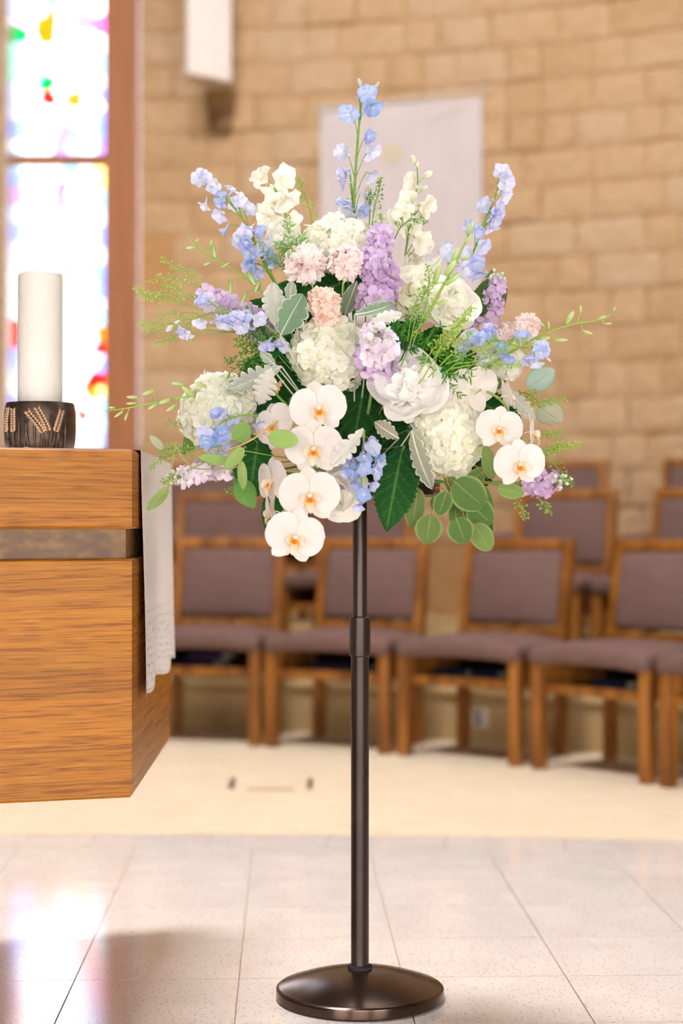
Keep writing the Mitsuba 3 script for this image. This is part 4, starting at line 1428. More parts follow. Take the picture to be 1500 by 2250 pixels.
def blossom(parent, px, py, d, r, yaw, pitch, roll=0.0):
    b = put(parent, 'blossom', MB().add(*tube([[0, 0, -.020], [0, .004, -.010], [0, 0, .0]], [.0016, .0018, .0024], 6), C=lin('DDE2BE')).ply('stem'), frame(P(px, py, d), facing(yaw, pitch), math.radians(roll), r * d / F / .058))
    M = frame(P(px, py, d), facing(yaw, pitch), math.radians(roll), r * d / F / .058)
    c = lambda: vary(ORC_W[RNG.integers(3)], .02)
    key = b

    def sub(name, mb):
        n = f'{key}__{name}'
        return put(key, name, mb.ply('petal'))
    for s in (-1, 1):
        mb = MB()
        mb.add(*petal(.056, .074, 12, 12, a=.86, b=.44, tilt=.10, curl=-.22 + RNG.uniform(-.1, .1), cup=RNG.uniform(-.06, .10), ruf=.015, rf=1.3, c0='F1EDE6', c1=c(), cp=.5, az=-s * 1.32, r0=.002, z0=.0015), M=M)
        sub('petal', mb)
    for az, L, W in ((0, .054, .040), (2.48, .053, .034), (-2.48, .053, .034)):
        mb = MB()
        mb.add(*petal(L, W, 10, 8, a=.95, b=.58, tilt=-.02, curl=-.18 + RNG.uniform(-.1, .1), cup=.10, c0='EFECDF', c1=c(), cp=.5, az=az + RNG.uniform(-.06, .06), r0=.001, z0=-.0015), M=M)
        sub('sepal', mb)
    lip = MB()
    ML = M @ np.diag([1.3, 1.3, 1.3, 1.0])
    for s in (-1, 1):
        lip.add(*petal(.019, .017, 6, 5, a=.9, b=.6, tilt=.95, curl=-.15, cup=.45, c0='F4B838', c1='FBF6EA', cp=.45, az=math.pi - s * 1.15, r0=.003, z0=.002), M=ML)
    lip.add(*petal(.026, .015, 8, 5, a=.62, b=.8, tilt=.85, curl=-.75, cup=.5, c0='EE9A1C', c1='FAF4E0', cp=.6, az=math.pi, r0=.002, z0=.003), M=ML)
    lip.add(ico.vertices * [.0034, .0030, .0042] + [0, -.006, .0085], ico.faces, C=lin('EE9414'), M=ML)
    for s in (-1, 1):
        lip.add(ico.vertices * [.0018, .0045, .0018] + [s * .0065, -.009, .012], ico.faces, C=lin('F6C832'), M=ML)
        lip.add(*tube([[s * .002, -.021, .012], [s * .006, -.026, .013], [s * .009, -.024, .0125]], [.0006, .0005, .0003], 5), C=lin('F6EFD4'), M=ML)
    n = put(key, 'lip', lip.ply('petal'), label='yellow and orange lip')
    col_ = MB()
    col_.add(sph.vertices * [.0052, .0050, .0085] + [0, .002, .007], sph.faces, C=lin('F8F4EC'), M=M)
    put(key, 'column', col_.ply('petal'))


def orchid(label, stem_px, ds, blossoms):
    k = thing('orchid_spray', label, 'flower', 'white moth orchid sprays')
    pts = [P(x, y, d) for (x, y), d in zip(stem_px, ds)]
    mb = stem_mesh(pts, .0028, .0018, '8FA85C', 40)
    cv = spline(pts, 40)
    for (px, py, d, r, yaw, pitch, roll) in blossoms:
        p = P(px, py, d) - facing(yaw, pitch) * .018
        add_tube(mb, [nearest(cv, p, 2), (p + nearest(cv, p)) / 2 + [0, 0, .004], p], .0014, .0015, 'B9C68C')
    put(k, 'stem', mb.ply('stem'))
    for bl in blossoms:
        blossom(k, *bl)
    return k


def bud_spray(label, stem_px, d0, d1, buds, fine=1.0):
    k = thing('orchid_bud_stem', label, 'flower stem', 'stems of green orchid buds')
    m = len(stem_px)
    pts = [P(x, y, d0 + (d1 - d0) * i / (m - 1)) for i, (x, y) in enumerate(stem_px)]
    cv = spline(pts, 60)
    mb = MB()
    mb.add(*tube(cv, np.linspace(.0024, .0010, 60) * fine, 7), C=lin('9CBA58'))
    add_tube(mb, to_core(cv[0]), .0026, .003, '8FB050', 12, 6)
    pix = np.array([[HX + q[0] * F / q[1], HY - (q[2] - CAM_Z) * F / q[1]] for q in cv])
    for (bx, by, L, *ang) in buds:
        i = int(np.argmin(np.hypot(pix[:, 0] - bx, pix[:, 1] - by)))
        i0 = max(i - 2, 0)
        pos = P(bx, by, cv[i][1] - .006)
        dirn = unit(pos - cv[i0])
        if ang:
            a = math.radians(ang[0])
            dirn = unit(np.array([math.cos(a), -.2, math.sin(a)]))
        Lm = L * .00086
        place_bud(k, 'green', pos, dirn, Lm)
        tail = pos - dirn * Lm * .5
        add_tube(mb, [cv[i0], (cv[i0] + tail) / 2 + np.array([0, 0, .002]), tail], .0011, .0009, 'A6C266', 6, 5)
    put(k, 'stem', mb.ply('stem'))
    return k


octa = trimesh.creation.icosphere(subdivisions=0)


def cress(label, sprigs, c='A8C468', dens=1.0):
    """Cress: fine stems set with small flat pods. sprigs: (list of pixels from base to tip, depth)."""
    k = thing('cress_sprig', label, 'foliage', 'sprigs of green cress')
    st, pod = MB(), MB()
    for pts_px, d, n in sprigs:
        cv = spline([P(x, y, d - .01 * i) for i, (x, y) in enumerate(pts_px)], 40)
        st.add(*tube(cv, np.linspace(.0012, .0005, 40), 5), C=lin(c) * .85)
        for i in range(int(n * dens)):
            t = .30 + .70 * (i / (n * dens)) ** .9
            j = min(int(t * 39), 38)
            ax = unit(cv[min(j + 1, 39)] - cv[max(j - 1, 0)])
            o = unit(np.cross(ax, RNG.normal(0, 1, 3)))
            ln = .0125 * (1.25 - t) + .0025
            p0 = cv[j]
            p1 = p0 + (o * .85 + ax * .5) * ln
            st.add(*tube(np.array([p0, (p0 + p1) / 2 + ax * .0008, p1]), [.0004, .0003, .0003], 3), C=lin(c) * .9)
            s = (.0024 - .0009 * t) * RNG.uniform(.8, 1.25)
            pod.add(octa.vertices * [s, s * 1.25, s * .5], octa.faces, C=vary(c, .12), M=frame(p1, RNG.normal(0, 1, 3) + TO_CAM, RNG.uniform(0, 6)))
    first = P(*sprigs[0][0][0], sprigs[0][1])
    add_tube(st, to_core(first), .0012, .0014, c, 10, 5)
    put(k, 'stem', st.ply('stem'))
    put(k, 'seed_pods', pod.ply('stem'), kind='stuff')
    return k


def feathery(label, cx, cy, d, n, spread, c='4E7C34', c2='7CA84C', ang=(0, 180), ln=(28, 60)):
    """Loose sprig of narrow leaflets."""
    k = thing('green_sprig', label, 'foliage', 'leafy green sprigs')
    st, lf = MB(), MB()
    o = P(cx, cy, d)
    for i in range(n):
        a = math.radians(RNG.uniform(*ang))
        L = RNG.uniform(*ln) * .00086 * spread
        tip = o + np.array([math.cos(a) * L, RNG.uniform(-.5, .2) * L, math.sin(a) * L])
        cv = spline([o, (o + tip) / 2 + RNG.normal(0, .005, 3), tip], 10)
        st.add(*tube(cv, np.linspace(.0009, .0004, 10), 4), C=lin(c))
        for j in range(2, 10):
            ax = unit(cv[j] - cv[j - 1])
            for s in (-1, 1):
                q = unit(np.cross(ax, TO_CAM) * s + ax * .9 + RNG.normal(0, .25, 3))
                M = frame(cv[j], unit(np.cross(q, RNG.normal(0, 1, 3)) + TO_CAM * .7), 0)
                y = q
                z = unit(np.cross(np.cross(y, M[:3, 2]), y) + 1e-9)
                M[:3, 1], M[:3, 2], M[:3, 0] = y, z, np.cross(y, z)
                lf.add(*petal(RNG.uniform(.009, .016), .0034, 4, 2, c0=vary(c, .1), c1=vary(c2, .1), curl=RNG.uniform(-.5, .5)), M=M)
    add_tube(st, to_core(o), .0012, .0014, c, 8, 5)
    put(k, 'stem', st.ply('stem'))
    put(k, 'leaflets', lf.ply('leaf'), kind='stuff')
    return k


# ------------------------------------------------------------------ the arrangement
foam = thing('floral_foam', 'dark green floral foam in the tray of the stand, hidden among the stems', 'foam')
mb = MB()
mb.add(*lathe([(0, .9665), (.085, .9665), (.088, .975), (.088, 1.05), (.075, 1.09), (.05, 1.11), (0, 1.115)], 40, (SX, SY, 0)), C=lin('2B4328'))
put(foam, 'block', mb.ply('stem'))

hydrangea('white hydrangea head at the top centre, behind two blush lisianthus', 745, 545, 88, 70, 3.27, leaves=[(700, 640, 3.22, 120, 80, 200, 10, 10), (765, 625, 3.24, 110, 80, 100, 0, 0), (640, 640, 3.25, 80, 60, 160, 0, 10), (800, 610, 3.28, 90, 60, 60), (870, 715, 3.25, 130, 80, 70), (600, 690, 3.28, 120, 70, 150), (720, 730, 3.26, 120, 80, 120)])
hydrangea('white hydrangea head in the middle, right above the topmost orchid blossom', 728, 778, 94, 80, 3.17, leaves=[(790, 900, 3.20, 170, 95, 260, 10, 0), (700, 695, 3.2, 90, 60, 120, 0, 20), (745, 960, 3.22, 150, 100, 250), (660, 860, 3.25, 140, 90, 215), (600, 800, 3.27, 150, 80, 190), (830, 880, 3.24, 150, 90, 280), (640, 740, 3.26, 120, 70, 165)])
hydrangea('white hydrangea head at the lower right, beside the right orchids', 984, 955, 80, 98, 3.17, leaves=[(866, 1075, 3.10, 195, 98, 258, -8, -8, '204822', '2E5C2A'), (905, 1010, 3.18, 130, 80, 280, 0, 0), (1050, 1040, 3.2, 110, 70, 250), (960, 900, 3.24, 100, 70, 150), (880, 985, 3.22, 150, 90, 250), (1020, 850, 3.26, 140, 80, 30), (935, 770, 3.25, 130, 80, 60), (1000, 800, 3.27, 140, 80, 10), (1090, 900, 3.24, 120, 70, 340)])
hydrangea('white hydrangea head at the far left, under a stem of green buds', 478, 908, 84, 84, 3.22, leaves=[(556, 1035, 3.16, 150, 90, 262, 10, -5, '23502A', '2F6630'), (540, 1085, 3.15, 75, 50, 300, 0, 0, '5E8E4A', '7CA85C'), (600, 1110, 3.17, 110, 50, 250, 0, 0, '23502A', '2F6630'), (590, 900, 3.22, 120, 60, 200), (425, 960, 3.24, 90, 40, 240, 0, 0, '6E8E7C', '5E8070')])
hydrangea('few white hydrangea petals behind the blue delphinium at the right', 1095, 795, 48, 46, 3.27, n=60, leaves=[(1060, 655, 3.25, 120, 50, 60, 20, 0, '3E5A44', '4E6A52'), (1075, 850, 3.24, 80, 40, 20, 0, 0, '55705C', '6A8470'), (1090, 640, 3.28, 80, 60, 300, 20, 0, '4A5E50', '566A5A')])

peony('cream peony at the upper right, left one of the two behind the green cress', 905, 638, 62, 3.20, facing(-12, 25), ('FAF7EA', 'F9F4DE'))
peony('cream peony at the upper right, right one of the two behind the green cress', 988, 668, 66, 3.18, facing(14, 12), ('FAF8EE', 'F9F5E6'))
peony('big blush-white peony in the centre, between the lavender stock and the hydrangea', 893, 838, 84, 3.10, facing(-14, 22), ('FBF8F5', 'FBF4EF'), loose=1.6)
peony('blush-white peony at the bottom centre, half behind an orchid and a blue delphinium', 742, 1078, 66, 3.14, facing(4, -20), ('FBF8F2', 'FAF5EA'), loose=1.4)

PINK, PEACH = ('FDEEEA', 'FBE2DC'), ('FDE8DA', 'FADAC6')
ruffle('blush lisianthus in front of the top hydrangea, left one of two', 668, 565, 46, 3.16, facing(-6, 38), PINK, [P(690, 640, 3.16), P(735, 760, 3.22)])
ruffle('blush lisianthus in front of the top hydrangea, right one of two', 760, 563, 40, 3.15, facing(6, 35), PINK, [P(752, 640, 3.16), P(748, 720, 3.2)])
ruffle('peach lisianthus above the middle hydrangea, beside silver leaves', 702, 655, 38, 3.12, facing(-35, 30), PEACH)
ruffle('peach lisianthus bloom tucked against the top of the middle hydrangea', 724, 693, 30, 3.12, facing(20, -10), PEACH)
ruffle('small blush lisianthus at the far right, beside the stem of green buds', 1162, 708, 29, 3.22, facing(25, 35), PINK, [P(1120, 750, 3.22), P(1010, 830, 3.25)])
ruffle('small blush lisianthus at the right, behind a blue delphinium', 1105, 726, 29, 3.24, facing(-20, 30), PINK)

stock('lavender stock spike standing at the top, right of the top hydrangea', (826, 672), (836, 470), 3.17, 3.20, 48, 30, 'lavender', 'mauve', 9, .80)
stock('lavender stock facing out in the centre, over the middle hydrangea', (826, 800), (832, 730), 3.12, 2.99, 52, 26, 'pale', 'lavender', 6, .85)
stock('lavender stock pointing left, behind a blue delphinium stem', (600, 735), (440, 640), 3.24, 3.20, 40, 28, 'lavender', None, 3, .95)
stock('pale lavender stock pointing left at the lower left, above the altar cloth', (505, 1020), (372, 1052), 3.20, 3.10, 34, 20, 'pale', None, 6, .90)
stock('mauve stock at the upper right, in front of the block wall', (1062, 720), (1096, 596), 3.28, 3.26, 38, 18, 'mauve', None, 6, .84)
stock('mauve stock pointing right at the lower right, below the right orchids', (1150, 1060), (1252, 1055), 3.16, 3.10, 34, 13, 'mauve', None, 8, .72)

orchid('white moth orchid spray cascading down at the left, five open blossoms in view', [(770, 850), (715, 850), (665, 930), (655, 1040), (640, 1130), (635, 1190)], [3.22, 3.14, 3.10, 3.09, 3.08, 3.06],
       [(699, 898, 3.055, 66, 8, -6, 10), (690, 985, 3.05, 68, -8, -14, 0), (680, 1090, 3.04, 70, 4, -4, 2), (647, 1180, 3.03, 69, 10, -10, -14), (600, 1058, 3.085, 60, -56, -4, 8), (604, 935, 3.09, 58, -38, 0, 20), (598, 1128, 3.10, 48, -100, -10, 30)])
orchid('white moth orchid spray at the right, beside the lower right hydrangea', [(990, 840), (1040, 850), (1100, 880), (1140, 950), (1160, 1010)], [3.24, 3.16, 3.13, 3.10, 3.08],
       [(1096, 942, 3.075, 54, 2, -4, -6), (1140, 1020, 3.05, 60, 12, -12, 4), (1168, 952, 3.10, 48, 78, 0, 15), (1035, 856, 3.125, 66, 20, 150, 0), (1112, 872, 3.12, 44, 98, 10, 0)])

delphinium('tall pale blue delphinium standing straight up at the top', [(778, 640), (776, 480), (784, 330), (793, 230), (800, 195)], 3.28, 3.30,
           [(808, 205), (818, 236), (800, 218, .9), (767, 250), (808, 302), (818, 335), (753, 333), (757, 378), (754, 402), (814, 385), (752, 452), (795, 462), (803, 430), (765, 462)], 'blue', [(790, 182, 22), (824, 190, 18), (830, 183, 10)], alt='deep', rs=.0032, size=1.12)
delphinium('pale blue delphinium leaning left at the upper left, deeper blue towards its foot', [(620, 650), (585, 590), (545, 500), (490, 430), (445, 396)], 3.26, 3.22,
           [(444, 386), (467, 410), (486, 432, .9), (510, 418, .9), (450, 450), (484, 472), (516, 448), (543, 460), (494, 505), (525, 440)], 'lilac', [(434, 400, 16), (438, 410, 12), (475, 398, 16)], size=.98, down=.5, alt='blue')
delphinium('blue delphinium cluster at the upper left, between the white larkspur and green buds', [(640, 690), (610, 630), (575, 560), (545, 500)], 3.24, 3.20,
           [(545, 505), (522, 530), (562, 508), (540, 545), (570, 548), (552, 570), (590, 565), (600, 572, .9), (548, 590), (565, 595), (535, 520), (580, 530), (545, 555)], 'deep', size=1.0, alt='blue')
delphinium('pale blue delphinium leaning right at the upper right', [(985, 690), (1010, 620), (1045, 540), (1080, 450), (1098, 400)], 3.26, 3.24,
           [(1101, 380), (1112, 402), (1108, 430), (1066, 450), (1080, 478), (1092, 462), (1032, 497), (1056, 505), (1078, 498), (1062, 542), (986, 556), (1042, 575), (1020, 590), (1050, 603), (1030, 560), (1000, 580)], 'blue', [(1095, 422, 12), (1082, 440, 10)], alt='lilac', rs=.0028, size=1.12)
delphinium('pale blue delphinium reaching left over the lavender stock', [(660, 790), (620, 745), (560, 700), (490, 685), (420, 700), (375, 710)], 3.16, 3.10,
           [(447, 664, .95), (440, 710, .9), (395, 722, .8), (408, 735, .8), (455, 658, .9), (480, 700), (505, 700), (530, 718), (545, 690), (520, 695), (590, 752), (610, 750), (625, 760), (570, 700)], 'lilac', [(372, 722, 22), (390, 708, 18), (412, 738, 24)], alt='blue', rs=.0022)
delphinium('blue delphinium reaching right at the right, under the blush lisianthus', [(985, 800), (1020, 765), (1080, 748), (1140, 762), (1195, 772)], 3.15, 3.10,
           [(1032, 738), (1078, 735), (1070, 725, .9), (1142, 745), (1168, 782), (1150, 792), (1190, 768), (1178, 798, .9), (1116, 785), (1068, 785), (1040, 742), (1000, 790, .8), (1010, 770, .8), (1100, 758, .9)], 'blue', [(1205, 790, 14)], alt='deep')
delphinium('pale blue delphinium curving over the left hydrangea', [(600, 922), (540, 912), (492, 925), (462, 955), (455, 990)], 3.12, 3.08,
           [(480, 908, .95), (512, 940, 1.05), (500, 955), (482, 952), (455, 970), (445, 955, .9), (492, 978), (470, 998, .9), (572, 930), (510, 925)], 'lilac', alt='deep', rs=.0018)
delphinium('blue delphinium hanging at the bottom centre, above the pole', [(800, 945), (800, 990), (795, 1050), (790, 1090)], 3.10, 3.06,
           [(815, 975, .9), (800, 1000), (778, 1010), (822, 1000), (775, 1035), (800, 1030), (825, 1035), (785, 1060), (815, 1065), (800, 1085), (830, 1012), (765, 1022), (795, 1105, .8), (818, 985)], 'deep', alt='blue', rs=.002)

W_L = [(572, 388), (620, 390), (588, 418), (608, 428), (636, 432), (622, 442), (604, 448), (586, 470), (610, 462), (618, 500), (636, 510), (592, 480), (640, 480, .9), (615, 520)]
delphinium('white larkspur at the upper left, beside the blue delphinium', [(650, 650), (632, 560), (612, 470), (606, 400)], 3.26, 3.24, W_L, 'white', [(566, 398, 10), (597, 410, 14)], 'white', name='white_larkspur', group='white larkspur stems', size=1.3, cam=.8)
W_R = [(905, 405), (898, 440), (890, 452), (935, 455), (942, 450, .8), (928, 465, .9), (888, 470), (900, 502), (908, 500, .9), (925, 530), (932, 540, .9), (912, 560, .9), (918, 575, .9), (872, 480, .9)]
delphinium('white larkspur at the upper right, in front of the banner', [(880, 650), (890, 560), (908, 460), (917, 400), (915, 358)], 3.28, 3.28, W_R, 'white', [(908, 350, 20), (917, 362, 14), (940, 384, 24), (934, 412, 14)], 'white', name='white_larkspur', group='white larkspur stems', size=1.15, cam=.9)

bud_spray('stem of green orchid buds reaching far left, in front of the window post', [(590, 850), (500, 865), (420, 870), (340, 885), (280, 897), (232, 903)], 3.20, 3.14,
          [(390, 843, 28, 175), (325, 863, 26, 200), (290, 873, 24, 180), (362, 882, 28, 200), (335, 893, 24, 215), (288, 886, 22, 185), (260, 911, 22, 215), (277, 916, 18, 250), (376, 896, 26, 215), (412, 860, 34, 140), (440, 845, 26, 160), (245, 896, 14, 180)])
bud_spray('stem of green orchid buds curving up at the upper left', [(610, 680), (560, 628), (510, 590), (462, 562), (435, 540), (410, 514)], 3.20, 3.22,
          [(418, 545, 20, 185), (463, 536, 20, 80), (470, 552, 30, 280), (455, 580, 18, 200), (494, 583, 22, 30), (506, 630, 32, 270), (536, 655, 32, 250), (552, 612, 36, 300), (565, 630, 30, 250), (432, 528, 12, 30)])
bud_spray('stem of green orchid buds reaching far right', [(1080, 800), (1160, 752), (1210, 728), (1260, 712), (1315, 703), (1350, 686)], 3.22, 3.16,
          [(1205, 714, 20, 100), (1190, 712, 18, 140), (1252, 698, 32, 60), (1275, 680, 18, 88), (1290, 730, 24, -20), (1232, 747, 30, 0), (1195, 744, 28, 10), (1322, 698, 20, 25), (1335, 711, 18, 0), (1349, 680, 12, 70), (1170, 750, 26, 20)])
bud_spray('stem of green orchid buds rising in front of the two cream peonies', [(905, 740), (940, 690), (972, 630), (1000, 580), (1030, 515)], 3.10, 3.09,
          [(960, 602, 46, 75), (990, 588, 40, 55), (1000, 560, 34, 70), (995, 612, 42, 35), (973, 665, 26, 10), (1025, 565, 20, 40), (1034, 500, 30, 62), (1028, 525, 26, 55)], 1.5)

# eucalyptus
eu = thing('eucalyptus_stem', 'eucalyptus stem with large round leaves drooping below the lower right hydrangea', 'foliage')
nodes = [P(x, y, 3.13) for x, y in ((960, 1040), (985, 1065), (1010, 1110), (1025, 1150))]
put(eu, 'stem', stem_mesh([CORE] + nodes, .0022, .001, 'C2A46A').ply('stem'))
nd = lambda x, y, d=3.13: P(x, y, d)
for lf in [(941, 1163, 3.08, 68, 60, 262, 0, -8, '70884B', None, .2, .1, nd(952, 1105)), (972, 1106, 3.09, 56, 42, 250, -10, 0, '607E3F', None, .2, .1, nd(955, 1072)), (1030, 1086, 3.09, 92, 78, 320, 8, -5, '638046', None, .2, .08, nd(975, 1048)),
           (1055, 1128, 3.11, 72, 62, 318, 10, -10, '5E7C44', None, .2, .1, nd(1020, 1090)), (1012, 1166, 3.08, 62, 60, 290, -5, -5, '627E44', None, .25, .1, nd(1000, 1120)), (1058, 1180, 3.11, 74, 52, 305, 15, -10, '789365', None, .3, .15, nd(1030, 1140)),
           (912, 1115, 3.11, 92, 52, 262, -25, -5, '6C815F', None, .35, .12, nd(925, 1050)), (952, 1104, 3.12, 28, 16, 265, -20, 0, '698446', None, .2, .1, nd(958, 1085)), (1072, 1094, 3.13, 62, 26, 300, 45, 0, '62804D', None, .2, .1, nd(1050, 1060)),
           (1010, 1122, 3.15, 70, 50, 240, 0, 0, '698757', None, .2, .1, nd(1000, 1085)), (1068, 1155, 3.14, 60, 36, 285, 20, 0, '49663B', None, .2, .1, nd(1045, 1120)), (990, 1062, 3.15, 60, 30, 290, 20, 0, '6E8852', None, .2, .1, nd(975, 1045))]:
    euca_leaf(eu, *lf[:8], c=lf[8], c1=lf[9], curl=lf[10], cup=lf[11], node=lf[12])
eu = thing('eucalyptus_stem', 'eucalyptus twig with pale grey-green leaves sticking out at the right', 'foliage')
put(eu, 'stem', stem_mesh([CORE, P(1080, 905, 3.28), P(1140, 865, 3.24), P(1170, 872, 3.23), P(1190, 893, 3.22)], .002, .001, 'B98C58').ply('stem'))
for lf in [(1187, 834, 3.22, 74, 54, 30, 10, 15, 'A9BFB4', 'B9CCC2', .7, .3, P(1160, 851, 3.23)), (1211, 914, 3.20, 76, 60, 320, -8, 15, 'B4C0A8', 'C4CDB8', .8, .35, P(1188, 895, 3.22))]:
    euca_leaf(eu, *lf[:8], c=lf[8], c1=lf[9], curl=lf[10], cup=lf[11], node=lf[12])
eu = thing('eucalyptus_stem', 'eucalyptus twig with leaves below the right orchids', 'foliage')
put(eu, 'stem', stem_mesh([CORE, P(1030, 1020, 3.2), P(1060, 1055, 3.16), P(1100, 1070, 3.13)], .002, .001, 'C2A46A').ply('stem'))
for lf in [(1122, 1079, 3.12, 62, 36, 348, 0, -20, '7E9E70', None, .2, .1, P(1095, 1066, 3.13)), (1074, 1015, 3.15, 78, 36, 100, -30, 0, '829E76', None, .3, .1, P(1070, 1052, 3.14)), (1045, 1048, 3.16, 60, 34, 215, 0, 0, '6E8A5E', None, .3, .1, P(1060, 1045, 3.15))]:
    euca_leaf(eu, *lf[:8], c=lf[8], c1=lf[9], curl=lf[10], cup=lf[11], node=lf[12])
eu = thing('eucalyptus_stem', 'eucalyptus twig with light green leaves in front of the left orchids', 'foliage')
put(eu, 'stem', stem_mesh([CORE, P(640, 925, 3.12), P(585, 943, 3.05), P(560, 962, 3.04), P(530, 978, 3.04), P(500, 988, 3.05)], .0018, .001, 'D9B476').ply('stem'))
for lf in [(622, 965, 3.00, 70, 44, 350, 0, 15, '9CC070', 'A4C67A', .25, .05, P(578, 953, 3.04)), (530, 950, 3.07, 50, 42, 50, 0, 0, '8AB062', None, .2, .1, P(535, 975, 3.05)), (515, 1008, 3.03, 66, 30, 228, -15, 0, '9AB87C', None, .3, .1, P(541, 985, 3.04)),
           (472, 1010, 3.06, 74, 28, 172, 0, 25, 'A3C47C', None, .3, .1, P(505, 998, 3.05)), (531, 1044, 3.04, 66, 23, 272, 25, 0, '98B084', None, .4, .2, P(541, 1000, 3.04))]:
    euca_leaf(eu, *lf[:8], c=lf[8], c1=lf[9], curl=lf[10], cup=lf[11], node=lf[12])
eu = thing('eucalyptus_stem', 'thin eucalyptus twig at the far left with a curled leaf before the altar cloth', 'foliage')
put(eu, 'stem', stem_mesh([CORE, P(470, 1030, 3.12), P(410, 1015, 3.04), P(385, 985, 3.03), P(375, 1060, 3.02)], .0016, .0008, 'BFA878').ply('stem'))
for lf in [(350, 1098, 3.0, 74, 28, 232, -20, 0, '94AC92', '84A080', .9, .2, P(378, 1068, 3.02)), (346, 972, 3.0, 46, 20, 135, -30, 0, 'B4C4AC', 'A4BCA4', .6, .25, P(368, 988, 3.03))]:
    euca_leaf(eu, *lf[:8], c=lf[8], c1=lf[9], curl=lf[10], cup=lf[11], node=lf[12])

# dusty miller
felt_leaf('broad silver leaf beside the peach lisianthus, largest of the silver leaves', 640, 692, 3.10, 110, 72, 60, 20, 5, 4, .22, '7E9A7C', .5, .35, 'DDE2D8')
felt_leaf('pale silver leaf left of the peach lisianthus, above the broad silver leaf', 602, 668, 3.13, 96, 58, 92, -20, 0, 6, .25, 'CFCFC4', .3, .15)
felt_leaf('small grey-green leaf tip below the left blush lisianthus', 638, 640, 3.12, 46, 28, 80, 10, 0, 3, .15, 'A2A698', .3, .15)
felt_leaf('silver leaf under the standing lavender stock spike', 822, 680, 3.09, 92, 40, 20, 0, 35, 6, .28, '8FA48A', .6, .35, 'DDE2D8')
felt_leaf('white felted leaf tip right of the silver leaf under the stock spike', 848, 698, 3.08, 74, 34, 15, 0, -25, 5, .35, 'E6E4DC', .5, .25, 'F2F2EC')
felt_leaf('feathery silver leaf pointing left above the left hydrangea', 560, 832, 3.14, 130, 62, 205, -15, 15, 7, .5, 'C3C5BC', .4, .1)
felt_leaf('feathery silver leaf hanging left of the topmost orchid blossom', 582, 850, 3.07, 88, 56, 250, 10, 0, 6, .5, 'D3CFC4', .6, .25)
felt_leaf('small silver leaf between the two feathery silver leaves', 588, 788, 3.14, 46, 24, 140, 0, 0, 3, .2, 'A9B3A4', .3, .2)
felt_leaf('white curling silver leaf between the orchids and the hanging blue delphinium', 762, 985, 3.02, 112, 46, 232, -20, 10, 6, .45, 'DEDAD2', .8, .3, 'F4F4F0')
felt_leaf('small brown-grey silver leaf above the large green leaf', 848, 945, 3.06, 70, 40, 150, 20, 0, 5, .35, 'A79E8E', .6, .3)
felt_leaf('grey felted leaf with a scalloped white edge, over the large green leaf', 925, 1012, 3.03, 140, 52, 292, 25, -5, 7, .36, '9C9C8C', .7, .35, 'EFEFEA')
felt_leaf('pale silver leaf at the right, behind the right orchids', 1143, 888, 3.17, 104, 36, 312, -20, 0, 6, .4, 'C6C8BC', .3, .1)
felt_leaf('white felted leaf above the two cream peonies', 940, 590, 3.22, 88, 26, 40, 0, 0, 6, .4, 'DDE0D6', .3, .2)
felt_leaf('narrow white felted leaf left of the white larkspur foot', 888, 588, 3.24, 60, 20, 80, 0, 0, 7, .3, 'E2E4DA', .2, .2)
felt_leaf('dark grey-green leaf between the orchids and the bottom peony', 715, 1018, 3.08, 70, 40, 200, 0, 20, 4, .2, '5E6E5A', .3, .1, '7E8A78')
felt_leaf('grey leaf behind the standing stock spike', 770, 655, 3.2, 80, 40, 250, 0, 0, 3, .15, '8E9A8A', .3, .1)

# cress and other greens
cress('fan of fine green cress reaching far left, in front of the wall and post', [([(530, 690), (440, 620), (390, 590), (352, 566)], 3.22, 46), ([(540, 680), (430, 625), (370, 610), (318, 618)], 3.22, 46), ([(520, 690), (420, 650), (380, 630), (355, 632)], 3.24, 34), ([(530, 700), (380, 665), (330, 650), (295, 630)], 3.20, 60),
      ([(530, 690), (420, 655), (350, 652), (297, 652)], 3.21, 46), ([(520, 720), (400, 710), (345, 712), (303, 715)], 3.20, 50), ([(520, 730), (400, 722), (350, 728), (312, 727)], 3.21, 40), ([(530, 730), (420, 735), (375, 745), (340, 755)], 3.20, 44), ([(540, 730), (430, 690), (380, 690), (345, 695)], 3.23, 32)], 'A9CC6C')
cress('thin green cress sprig right of the left white larkspur', [([(690, 560), (684, 480), (668, 425), (653, 394)], 3.26, 44), ([(660, 600), (640, 540), (632, 500), (628, 470)], 3.24, 30), ([(640, 640), (640, 590), (642, 560), (640, 540)], 3.18, 26)], '8FB04E')
cress('thin green cress sprig right of the tall blue delphinium', [([(815, 520), (822, 460), (832, 420), (838, 390)], 3.29, 44), ([(810, 520), (812, 470), (812, 440), (808, 415)], 3.29, 30), ([(860, 540), (880, 500), (910, 480), (938, 492)], 3.27, 34)], '7E9E4A')
cress('bright green cress standing in front of the right cream peony', [([(930, 830), (970, 760), (1010, 710), (1040, 675)], 3.06, 90), ([(920, 820), (950, 770), (985, 730), (1020, 700)], 3.07, 70), ([(940, 830), (990, 780), (1020, 750), (1035, 730)], 3.08, 50), ([(950, 830), (960, 780), (975, 750), (1000, 745)], 3.07, 60)], 'A4C85A')
cress('fine green cress rising in front of the left cream peony', [([(900, 760), (915, 690), (935, 640), (948, 605)], 3.08, 44), ([(905, 760), (930, 690), (942, 620), (938, 582)], 3.08, 40), ([(895, 750), (905, 690), (920, 650), (935, 630)], 3.09, 40)], '93B854')
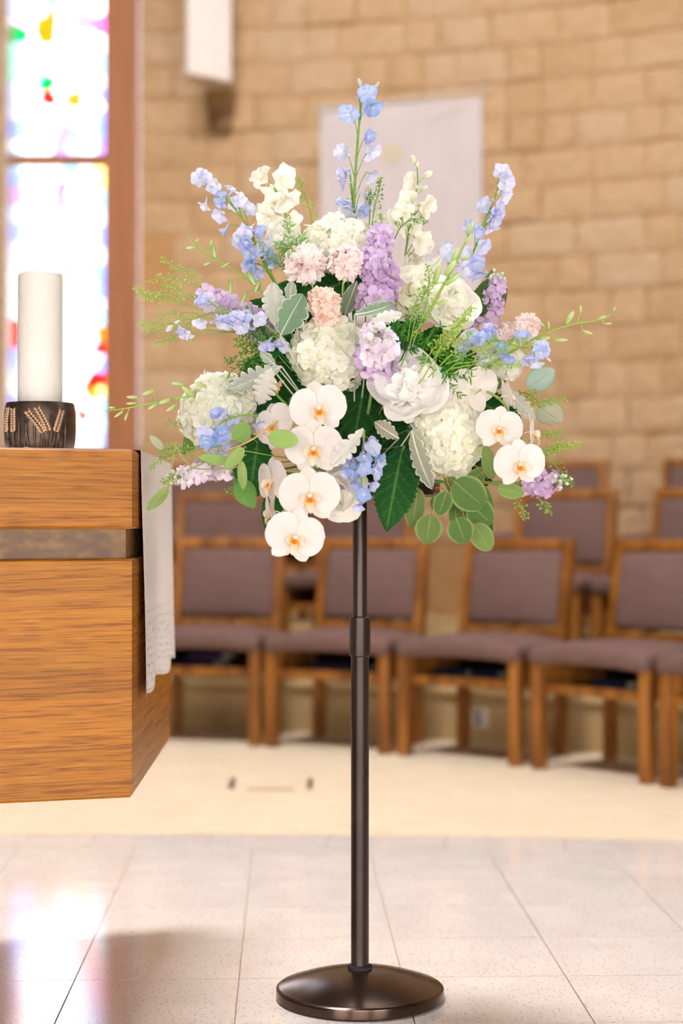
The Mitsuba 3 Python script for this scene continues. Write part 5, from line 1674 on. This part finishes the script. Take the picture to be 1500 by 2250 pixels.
cress('green cress over the blue delphinium at the right', [([(1000, 800), (1060, 790), (1110, 765), (1160, 745)], 3.08, 60), ([(990, 810), (1050, 800), (1100, 800), (1140, 800)], 3.08, 50), ([(980, 800), (1030, 780), (1070, 760), (1090, 740)], 3.09, 44)], '9CC058')
cress('light green cress sticking out at the right, by the pale eucalyptus leaves', [([(1100, 920), (1160, 890), (1200, 882), (1245, 875)], 3.22, 50), ([(1110, 900), (1140, 875), (1165, 868), (1180, 860)], 3.24, 34), ([(1160, 990), (1200, 988), (1240, 980), (1276, 976)], 3.16, 60), ([(1160, 970), (1190, 955), (1215, 952), (1234, 950)], 3.18, 36), ([(1160, 1000), (1190, 1000), (1215, 985), (1230, 982)], 3.17, 36)], '9AC45A')
cress('green cress behind the stock pointing right at the lower right', [([(1170, 990), (1210, 1015), (1240, 1045), (1258, 1068)], 3.18, 50), ([(1170, 1080), (1188, 1100), (1198, 1112), (1206, 1128)], 3.15, 30), ([(1110, 1080), (1135, 1100), (1148, 1120), (1156, 1142)], 3.17, 26)], '98B85A')
cress('green cress at the lower left, in front of the altar cloth', [([(480, 980), (420, 990), (370, 1000), (328, 1028)], 3.10, 60), ([(470, 975), (410, 985), (380, 985), (345, 985)], 3.11, 50), ([(460, 1010), (400, 1040), (370, 1055), (358, 1060)], 3.12, 30), ([(600, 1040), (550, 1060), (520, 1075), (495, 1080)], 3.2, 34), ([(470, 950), (430, 940), (400, 930), (362, 928)], 3.24, 30)], '8FB050')
feathery('leafy green sprig between the cream peonies and the big peony', 890, 770, 3.10, 16, 1.5, '2F6A26', '5E9A3C', (10, 170))
feathery('leafy green sprig left of the middle hydrangea, under the lavender stock', 615, 775, 3.18, 20, 2.0, '3E7A30', '74A848', (120, 235))
feathery('leafy green sprig right of the big peony', 970, 815, 3.10, 12, 1.2, '3C7A2C', '74AA44', (-60, 150))
feathery('leafy green sprig behind the left blush lisianthus', 640, 600, 3.2, 12, 1.6, '6C9C48', '9CC468', (60, 150))
